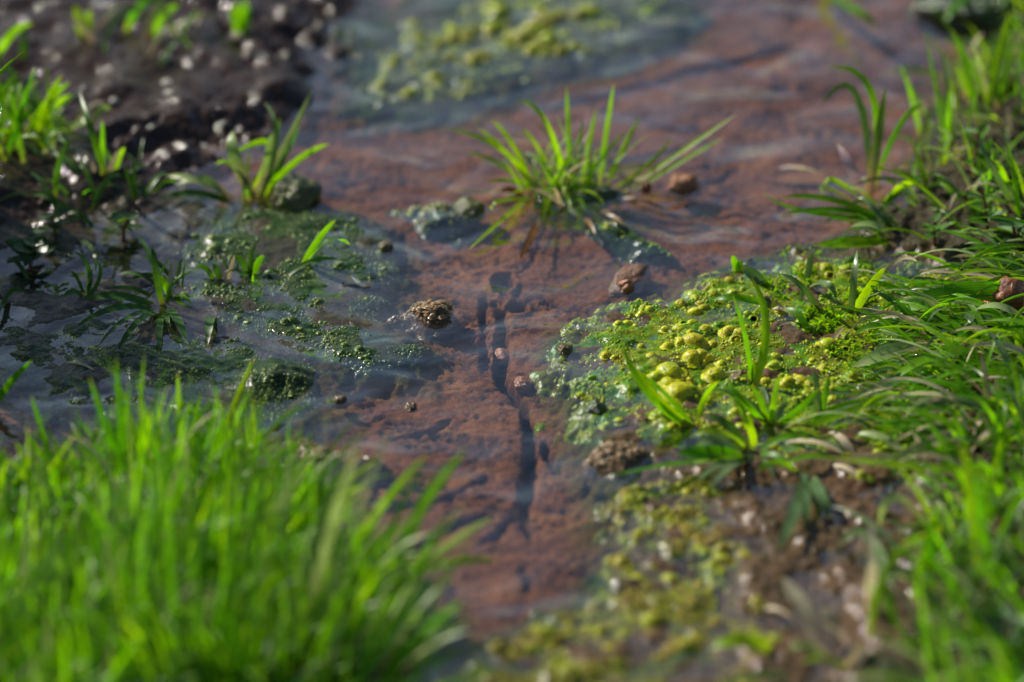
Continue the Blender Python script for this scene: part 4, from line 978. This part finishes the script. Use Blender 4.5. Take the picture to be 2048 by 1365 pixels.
# --- right bank near-edge turf masses
t = Tuft('tangle of lying blades along the right edge of the picture', 2010, 740, 'grass_clump', 'grass clump')
RM = [(1960, 560), (2150, 520), (2200, 900), (2000, 920), (1930, 860), (1950, 760), (1930, 660)]
t.rnd(220, 0, (18, 42), (135, 235), (3, 30), (2.2, 4.8), ['lush', 'lush', 'yellow', 'yellow', 'blue', 'lush', 'fresh', 'pale', 'lush', 'dry'], .6, RM)
t.rnd(30, 0, (12, 26), (60, 200), (20, 60), (2.2, 3.6), ['lush', 'pale', 'yellow'], .5, RM)
t.pxb([(2060, 735, 1860, 682, 4, 4.4, 4, 'yellow'), (2055, 760, 1850, 712, 3, 4.2, 4, 'fresh'), (2060, 650, 1950, 620, 5, 5.0, 4, 'pale'), (2050, 590, 1968, 540, 8, 3.2, 3, 'dark'), (2045, 800, 1975, 660, 14, 3.6, 3, 'blue'), (2035, 720, 2040, 660, None, 3.4, 2, 'yellow'), (1985, 830, 1962, 705, None, 2.6, 0, 'dry'), (2000, 850, 1990, 752, None, 2.2, 0, 'dry'), (2060, 710, 1945, 665, 3, 4, 3, 'blue')]).build(220)
t = Tuft('fine tangled blades leaning left over the right side of the bright algae mat', 1890, 780, 'grass_clump', 'grass clump')
R2 = [(1840, 600), (1960, 560), (1990, 700), (1980, 880), (1850, 890), (1800, 820), (1850, 720)]
t.rnd(170, 0, (14, 36), (140, 240), (4, 38), (1.8, 4.0), ['lush', 'lush', 'yellow', 'fresh', 'yellow', 'blue', 'pale', 'dry'], .6, R2).build(170)
t = Tuft('mixed dry and green blades lying at the foot of the right bank', 1850, 850, 'grass_clump', 'grass clump')
t.pxb([(1990, 905, 1755, 820, 4, 3.4, 5, 'yellow'), (1900, 870, 1780, 815, 2, 3.6, 2, 'dry'), (2060, 835, 1815, 822, 4, 3.6, 4, 'blue'), (1960, 830, 1818, 805, 3, 3.0, 3, 'dry'), (1960, 865, 1860, 800, 4, 4.6, 2, 'dry'), (1760, 860, 1650, 855, 1.5, 3.2, 3, 'blue'), (1830, 920, 1710, 868, 1.5, 3.4, 3, 'pale'), (1710, 910, 1655, 865, 1.5, 3.2, 2, 'dry'), (1700, 915, 1645, 880, 1, 4, 1, 'blue'),
       (1850, 930, 1818, 850, 3, 2.0, 2, 'dry'), (1740, 970, 1660, 932, 1, 2.8, 2, 'dry'), (1690, 920, 1560, 935, 2, 3.6, 3, 'fresh'), (1560, 880, 1690, 908, 3, 2.4, 2, 'dry'), (2060, 945, 1650, 915, 6, 4.0, (1860, 935, 9), 'yellow'), (1840, 918, 1690, 915, 3, 2.2, 1, 'dry'), (1970, 880, 1830, 868, 4, 3.2, 3, 'blue'), (1920, 900, 1855, 895, 3, 3, 2, 'dry')], 'fresh')
t.rnd(40, 0, (14, 34), (130, 230), (3, 30), (3.0, 6.0), ['lush', 'blue', 'dry', 'pale', 'yellow', 'lush'], .5, [(1760, 830), (1900, 800), (1980, 840), (1980, 930), (1850, 930)]).build()
t = Tuft('blurred deep turf filling the lower right corner', 1930, 1180, 'grass_clump', 'grass clump')
LR = [(1900, 930), (2060, 880), (2220, 900), (2250, 1700), (1900, 1700), (1840, 1400), (1820, 1290), (1830, 1180), (1850, 1080), (1920, 1030)]
t.rnd(420, 0, (14, 38), (40, 220), (15, 75), (2.2, 4.2), ['fresh', 'lush', 'lush', 'lush', 'yellow', 'blue', 'pale', 'lush'], .55, LR)
t.rnd(120, 0, (14, 30), (150, 300), (10, 60), (2.0, 3.4), ['fresh', 'blue', 'yellow', 'dry'], .6, LR)
t.pxb([(1960, 1150, 1925, 890, None, 3.4, 1, 'yellow'), (1975, 1160, 1950, 930, None, 4.0, 1, 'fresh'), (1980, 980, 2012, 858, None, 2.4, 1, 'yellow'), (1870, 1060, 1758, 1065, 2, 3.8, (1790, 995, 15), 'pale'), (1930, 1060, 1830, 955, 8, 4.0, 4, 'blue'), (1970, 1000, 1840, 1010, 4, 3, 5, 'fresh'), (1740, 1275, 1860, 1065, 24, 3.2, (1775, 1140, 20), 'yellow'),
       (1860, 1200, 1860, 1040, None, 3.6, 1, 'fresh'), (1830, 1200, 1850, 1100, None, 3.2, 1), (1900, 1250, 1780, 1130, 12, 4.0, 4, 'blue'), (1790, 1250, 1770, 1170, None, 3, 1, 'fresh'), (1790, 1240, 1675, 1100, 3, 4.6, (1740, 1075, 4), 'blue')]).build(280)
t = Tuft('pale dry stalks with pinkish bases standing by the lower right turf', 1668, 1325)
t.pxb([(1660, 1320, 1565, 1155, 14, 6.5, 2, 'straw'), (1690, 1300, 1640, 1215, 9, 5.5, 2, 'straw'), (1745, 1240, 1740, 1035, 24, 3.4, 1, 'straw'), (1742, 1230, 1746, 1120, 16, 4.6, 0, 'straw'), (1690, 1330, 1580, 1310, 5, 3, (1610, 1290, 9), 'pale'), (1700, 1335, 1600, 1325, 2, 3, 2, 'yellow'), (1620, 1360, 1440, 1368, 2, 3.6, 2, 'pale'), (1690, 1345, 1730, 1290, 5, 3.4, 2, 'dry')]).build()
t = Tuft('fallen yellowing leaf with brown edge on the bottom algae mat', 1480, 1290)
t.pxb([(1550, 1295, 1418, 1300, 3, 6, (1480, 1280, 6), 'yellow'), (1400, 1310, 1330, 1330, 1.5, 4, 2, 'blue')]).build()
t = Tuft('blurred blade slanting out over dark water at the top right', 1740, 50)
t.pxb([(1640, -20, 1758, 55, 8, 6, (1700, 14, 12), 'fresh')]).build()
t = Tuft('drooping blurred blades hanging from the top right corner', 1920, 0)
t.pxb([(1960, -30, 1888, 48, 8, 6, (1915, 5, 12), 'fresh'), (2040, -20, 2000, 20, 9, 5, 5, 'blue'), (2060, 0, 1990, -10, 20, 5, 4, 'fresh')]).build()

for lab, a in [('short white straw fleck floating by the crack at the lower channel', (1108, 888, 1122, 868, 2, 1.6, 1)),
               ('brown sunken twig lying over the far silt', (1150, 292, 960, 284, .8, 1.4, 1)),
               ('thin brown stem drifting by the right bank in the far water', (1560, 330, 1650, 352, .8, 1.8, 1)),
               ('bleached straw resting on the brown mud below the hanging blades', (1690, 1080, 1735, 1062, 1.5, 2.0, 1)),
               ('dead straw lying across the lower mud by the stalks', (1520, 1210, 1590, 1240, 1.2, 1.8, 1)),
               ('short straw on the shaded algae near the left edge', (120, 720, 190, 742, 1.2, 1.6, 1))]:
    t = Tuft(lab, a[0], a[1], 'straw', 'straw'); t.pxb([a], 'dry').build()
# unseen tussock added outside the left edge to throw shade over the left shallows
t = Tuft('unseen tall grass tussock added beyond the left edge to shade the shallows', -480, 470, 'shade_tussock', 'grass tussock')
t.rnd(700, 52, (70, 150), (0, 360), (55, 88), (3.5, 6), ['fresh', 'dark', 'fresh'], .2).build(120)

# ------------------------------------------------------------------ broad leaved plants
def leaf_mesh(L, Wd, bend=.2, cup=.25):
    n, m = 7, 5; V = []; bt = []
    for i in range(n):
        t = i / (n - 1); wdt = Wd * (math.sin(math.pi * min(1, t * .93 + .05)) ** .75) * (1.05 - .25 * t)
        if i in (0, n - 1): wdt = Wd * .06
        for j in range(m):
            s = j / (m - 1) * 2 - 1
            V.append((s * wdt * .5, L * t, -bend * L * t * t + cup * Wd * s * s * .5 + .0)); bt.append((t * .8 + .1, j / (m - 1), random.random() * 0 + .5))
    return np.array(V), grid_faces(m, n), np.array(bt)
M['leafg'] = mat_grass('broad_leaf', (.060, .150, .022), (.115, .240, .030), (.10, .16, .04), (.12, .22, .04), trans=.35, vein=.06)
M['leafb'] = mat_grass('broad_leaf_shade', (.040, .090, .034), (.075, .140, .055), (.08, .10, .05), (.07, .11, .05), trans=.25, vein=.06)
M['leafw'] = mat_grass('glossy_leaf', (.16, .28, .12), (.26, .38, .20), (.14, .22, .08), (.2, .3, .12), trans=.2, vein=.06, rough=.18)
M['stem'] = mat_plain('red_stem', (.16, .045, .04), .35)

def tube(pts, r0, r1, seg=6):
    V = []; F = []; n = len(pts)
    for i, p in enumerate(pts):
        d = Vector(pts[min(i + 1, n - 1)]) - Vector(pts[max(i - 1, 0)]); d.normalize()
        a = d.orthogonal().normalized(); b = d.cross(a); r = r0 + (r1 - r0) * i / (n - 1)
        for k in range(seg):
            an = 2 * math.pi * k / seg; q = Vector(p) + (a * math.cos(an) + b * math.sin(an)) * r; V.append(q[:])
    for i in range(n - 1):
        for k in range(seg):
            F.append([i * seg + k, i * seg + (k + 1) % seg, (i + 1) * seg + (k + 1) % seg, (i + 1) * seg + k])
    return np.array(V), np.array(F)

def plant(label, px, py, height, leaves, mat, lean=(0, 0), seed=0, size=(7, 5), extra_mat=None):
    rr = random.Random(seed); q = ON(px, py); o = empty('leafy_plant', q); tag(o, label, 'plant')
    top = Vector((lean[0] / 1000, lean[1] / 1000, height / 1000))
    pts = [top * (i / 4) + Vector((rr.uniform(-1, 1), rr.uniform(-1, 1), 0)) * .0004 for i in range(5)]
    pts[0] = Vector((0, 0, -.002))
    V, F = tube(pts, .0008, .0005); obj('stem', mesh_np('stem', V, F), M['stem'], o)
    for k in range(leaves):
        t = .25 + .75 * k / max(1, leaves - 1); L = rr.uniform(.8, 1.2) * size[0] / 1000 * (1.1 - .4 * t)
        V, F, bt = leaf_mesh(L, L * size[1] / size[0], rr.uniform(.0, .35), rr.uniform(.1, .4))
        bt[:, 2] = rr.random()
        l = obj('leaf', mesh_np('leaf', V, F, True, {'bt': ('FLOAT_VECTOR', bt)}), M[extra_mat if (extra_mat and rr.random() < .25) else mat], o)
        l.location = top * t; l.rotation_euler = (rr.uniform(.1, .8), rr.uniform(-.3, .3), k * 2.4 + rr.uniform(-.4, .4))
    return o
plant('low plant with oval glossy leaves in front of the upper right turf', 1975, 470, 14, 8, 'leafg', (-2, 2), 1, (11, 7), 'leafw')
plant('small oval leaved plant with one shining white leaf on the upper right bank', 1945, 350, 16, 7, 'leafg', (1, 2), 2, (10, 6), 'leafw')
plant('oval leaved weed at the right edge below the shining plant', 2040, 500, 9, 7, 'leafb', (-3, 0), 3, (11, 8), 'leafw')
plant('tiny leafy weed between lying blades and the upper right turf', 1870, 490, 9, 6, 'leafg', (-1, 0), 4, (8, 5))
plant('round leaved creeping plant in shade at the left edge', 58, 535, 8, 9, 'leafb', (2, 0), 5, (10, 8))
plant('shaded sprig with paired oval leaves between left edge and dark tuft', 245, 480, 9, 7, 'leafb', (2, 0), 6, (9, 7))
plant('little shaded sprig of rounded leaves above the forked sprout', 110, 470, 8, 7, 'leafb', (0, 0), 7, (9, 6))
plant('broad leaved seedling half hidden in the grass at the right edge', 2020, 850, 10, 6, 'leafg', (0, 0), 8, (11, 8))
plant('blurred leafy weed among the lower right turf', 1920, 1230, 16, 9, 'leafg', (0, 0), 9, (11, 6))
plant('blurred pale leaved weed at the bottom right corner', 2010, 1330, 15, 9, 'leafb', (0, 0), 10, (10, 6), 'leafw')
plant('small leafy weed in the right turf below the lying yellow stalk', 2000, 1060, 12, 8, 'leafg', (0, 0), 12, (10, 6))

# ------------------------------------------------------------------ moss leaflets on the right algae
def moss(label, spots, seed):
    rr = random.Random(seed); VV = []; BB = []; FF = []; c = 0
    for (a, b, rad, n, hgt) in spots:
        for _ in range(n):
            an = rr.uniform(0, 6.28); q0 = rad * math.sqrt(rr.random())
            px = a + q0 * math.cos(an); py = b + q0 * .5 * math.sin(an)
            g = P(px, py) * 1000; z = ZA(g[0], g[1]); A = np.array([g[0], g[1], z - .3]) / 1000
            L = hgt * rr.uniform(.5, 1.2) / 1000; az = rr.uniform(0, 6.28); e = rr.uniform(.5, 1.4)
            d = np.array([math.cos(az) * math.cos(e), math.sin(az) * math.cos(e), math.sin(e)])
            V, bt = blade_verts(A, A + d * L * .5, A + d * L + np.array([math.cos(az), math.sin(az), -.2]) * L * .25, rr.uniform(.8, 1.5) * hgt / 3, (rr.uniform(-1, 1), -1, .2), rr.uniform(-.6, .6), rnd=rr.random())
            VV.append(V); BB.append(bt); FF.append(BF + c * len(V)); c += 1
    o = obj('moss', mesh_np('moss', np.concatenate(VV), np.concatenate(FF), True, {'bt': ('FLOAT_VECTOR', np.concatenate(BB))}), M['moss'])
    tag(o, label, 'moss', kind='stuff')
moss('spiky bright moss leaflets scattered over the right algae mat',
     [(1640, 650, 42, 120, 3.2), (1680, 700, 40, 60, 2.4), (1720, 600, 25, 40, 3.4), (1560, 570, 60, 80, 2.2), (1770, 690, 45, 60, 2.0), (1700, 745, 60, 50, 1.8), (1600, 560, 45, 50, 2.4), (1780, 560, 60, 70, 2.6), (1620, 520, 70, 60, 2.2), (1740, 640, 60, 60, 2.2), (1850, 820, 60, 40, 2.2), (1900, 600, 60, 50, 2.4)], 5)

# ------------------------------------------------------------------ fly
M['fly'] = mat_plain('fly_body', (.16, .075, .02), .35)
M['wing'] = mat_plain('fly_wing', (.55, .42, .30), .2, .6, .5)
M['flyeye'] = mat_plain('fly_eye', (.05, .012, .01), .2)
def fly(px, py):
    g = P(px, py) * 1000; z = ZA(g[0], g[1]) / 1000 + .0022
    o = empty('fly', (g[0] / 1000, g[1] / 1000, z)); o.rotation_euler = (0, R(-8), R(12))
    tag(o, 'small brown fly with pale wings resting beside the yellow bubbles', 'fly')
    # one lofted body along +x (head): abdomen, waist, thorax, neck, head
    prof = [(-3.0, .12, -.25), (-2.6, .5, -.2), (-1.8, .72, -.12), (-.9, .68, 0), (-.35, .45, .12), (.1, .75, .2), (.7, .88, .25), (1.25, .62, .2), (1.5, .3, .12), (1.75, .5, .08), (2.1, .58, .05), (2.45, .36, .0), (2.6, .08, -.02)]
    V = []; F = []; sg = 12
    for (x, r, zz) in prof:
        for k in range(sg):
            a = 2 * math.pi * k / sg; V.append((x / 1000, r * math.cos(a) / 1000, (zz + r * .9 * math.sin(a)) / 1000))
    for i in range(len(prof) - 1):
        for k in range(sg): F.append([i * sg + k, i * sg + (k + 1) % sg, (i + 1) * sg + (k + 1) % sg, (i + 1) * sg + k])
    obj('body', mesh_np('body', np.array(V), np.array(F)), M['fly'], o)
    for s in (-1, 1):
        obj('eye', mesh_np('eye', IV2 * np.array([.34, .26, .38]) / 1000, IF2), M['flyeye'], o, (.00215, s * .00042, .0002))
        V, F, bt = leaf_mesh(.0052, .0019, .05, .05)
        wg = obj('wing', mesh_np('wing', V, F, True, {'bt': ('FLOAT_VECTOR', bt)}), M['wing'], o, (.0005, s * .0005, .0009))
        wg.rotation_euler = (R(-6), s * R(18), R(90 + s * -24) )
        for k, (x, dx) in enumerate([(.9, 1.2), (.5, .1), (.1, -1.4)]):
            pts = [Vector((x, s * .4, -.2)), Vector((x + dx * .6, s * 1.6, .5)), Vector((x + dx, s * 2.2, -1.2)), Vector((x + dx * 1.5, s * 2.8, -2.2))]
            V, F = tube([p / 1000 for p in pts], .00013, .00006, 5); obj('leg', mesh_np('leg', V, F), M['fly'], o)
fly(1478, 764)

# ------------------------------------------------------------------ water drops on the blades
def mat_drop():
    t = NT('water_drop')
    g = t.n('ShaderNodeBsdfGlossy'); g.inputs['Roughness'].default_value = .10
    tr = t.n('ShaderNodeBsdfTransparent'); tr.inputs[0].default_value = (.93, .96, .95, 1)
    f = t.n('ShaderNodeFresnel'); f.inputs[0].default_value = 1.5
    return t.done(t.shmix(tr.outputs[0], g.outputs[0], f.outputs[0]))
M['drop'] = mat_drop()
dm = mesh_np('water_drop', IV2 * np.array([1, 1, .85]), IF2); dm.materials.append(M['drop'])
random.shuffle(DROPS)
kept = [d for d in DROPS if d[0] > .08][:34]
for d in kept:
    o = obj('water_drop', dm); r = random.uniform(.5, 1.0) / 1000
    o.location = (d[0], d[1], d[2] + r * .55); o.scale = (r, r, r)
    tag(o, 'tiny clear water drop glinting on a grass blade of the right bank', 'water drop', 'water drops on the right bank grass')
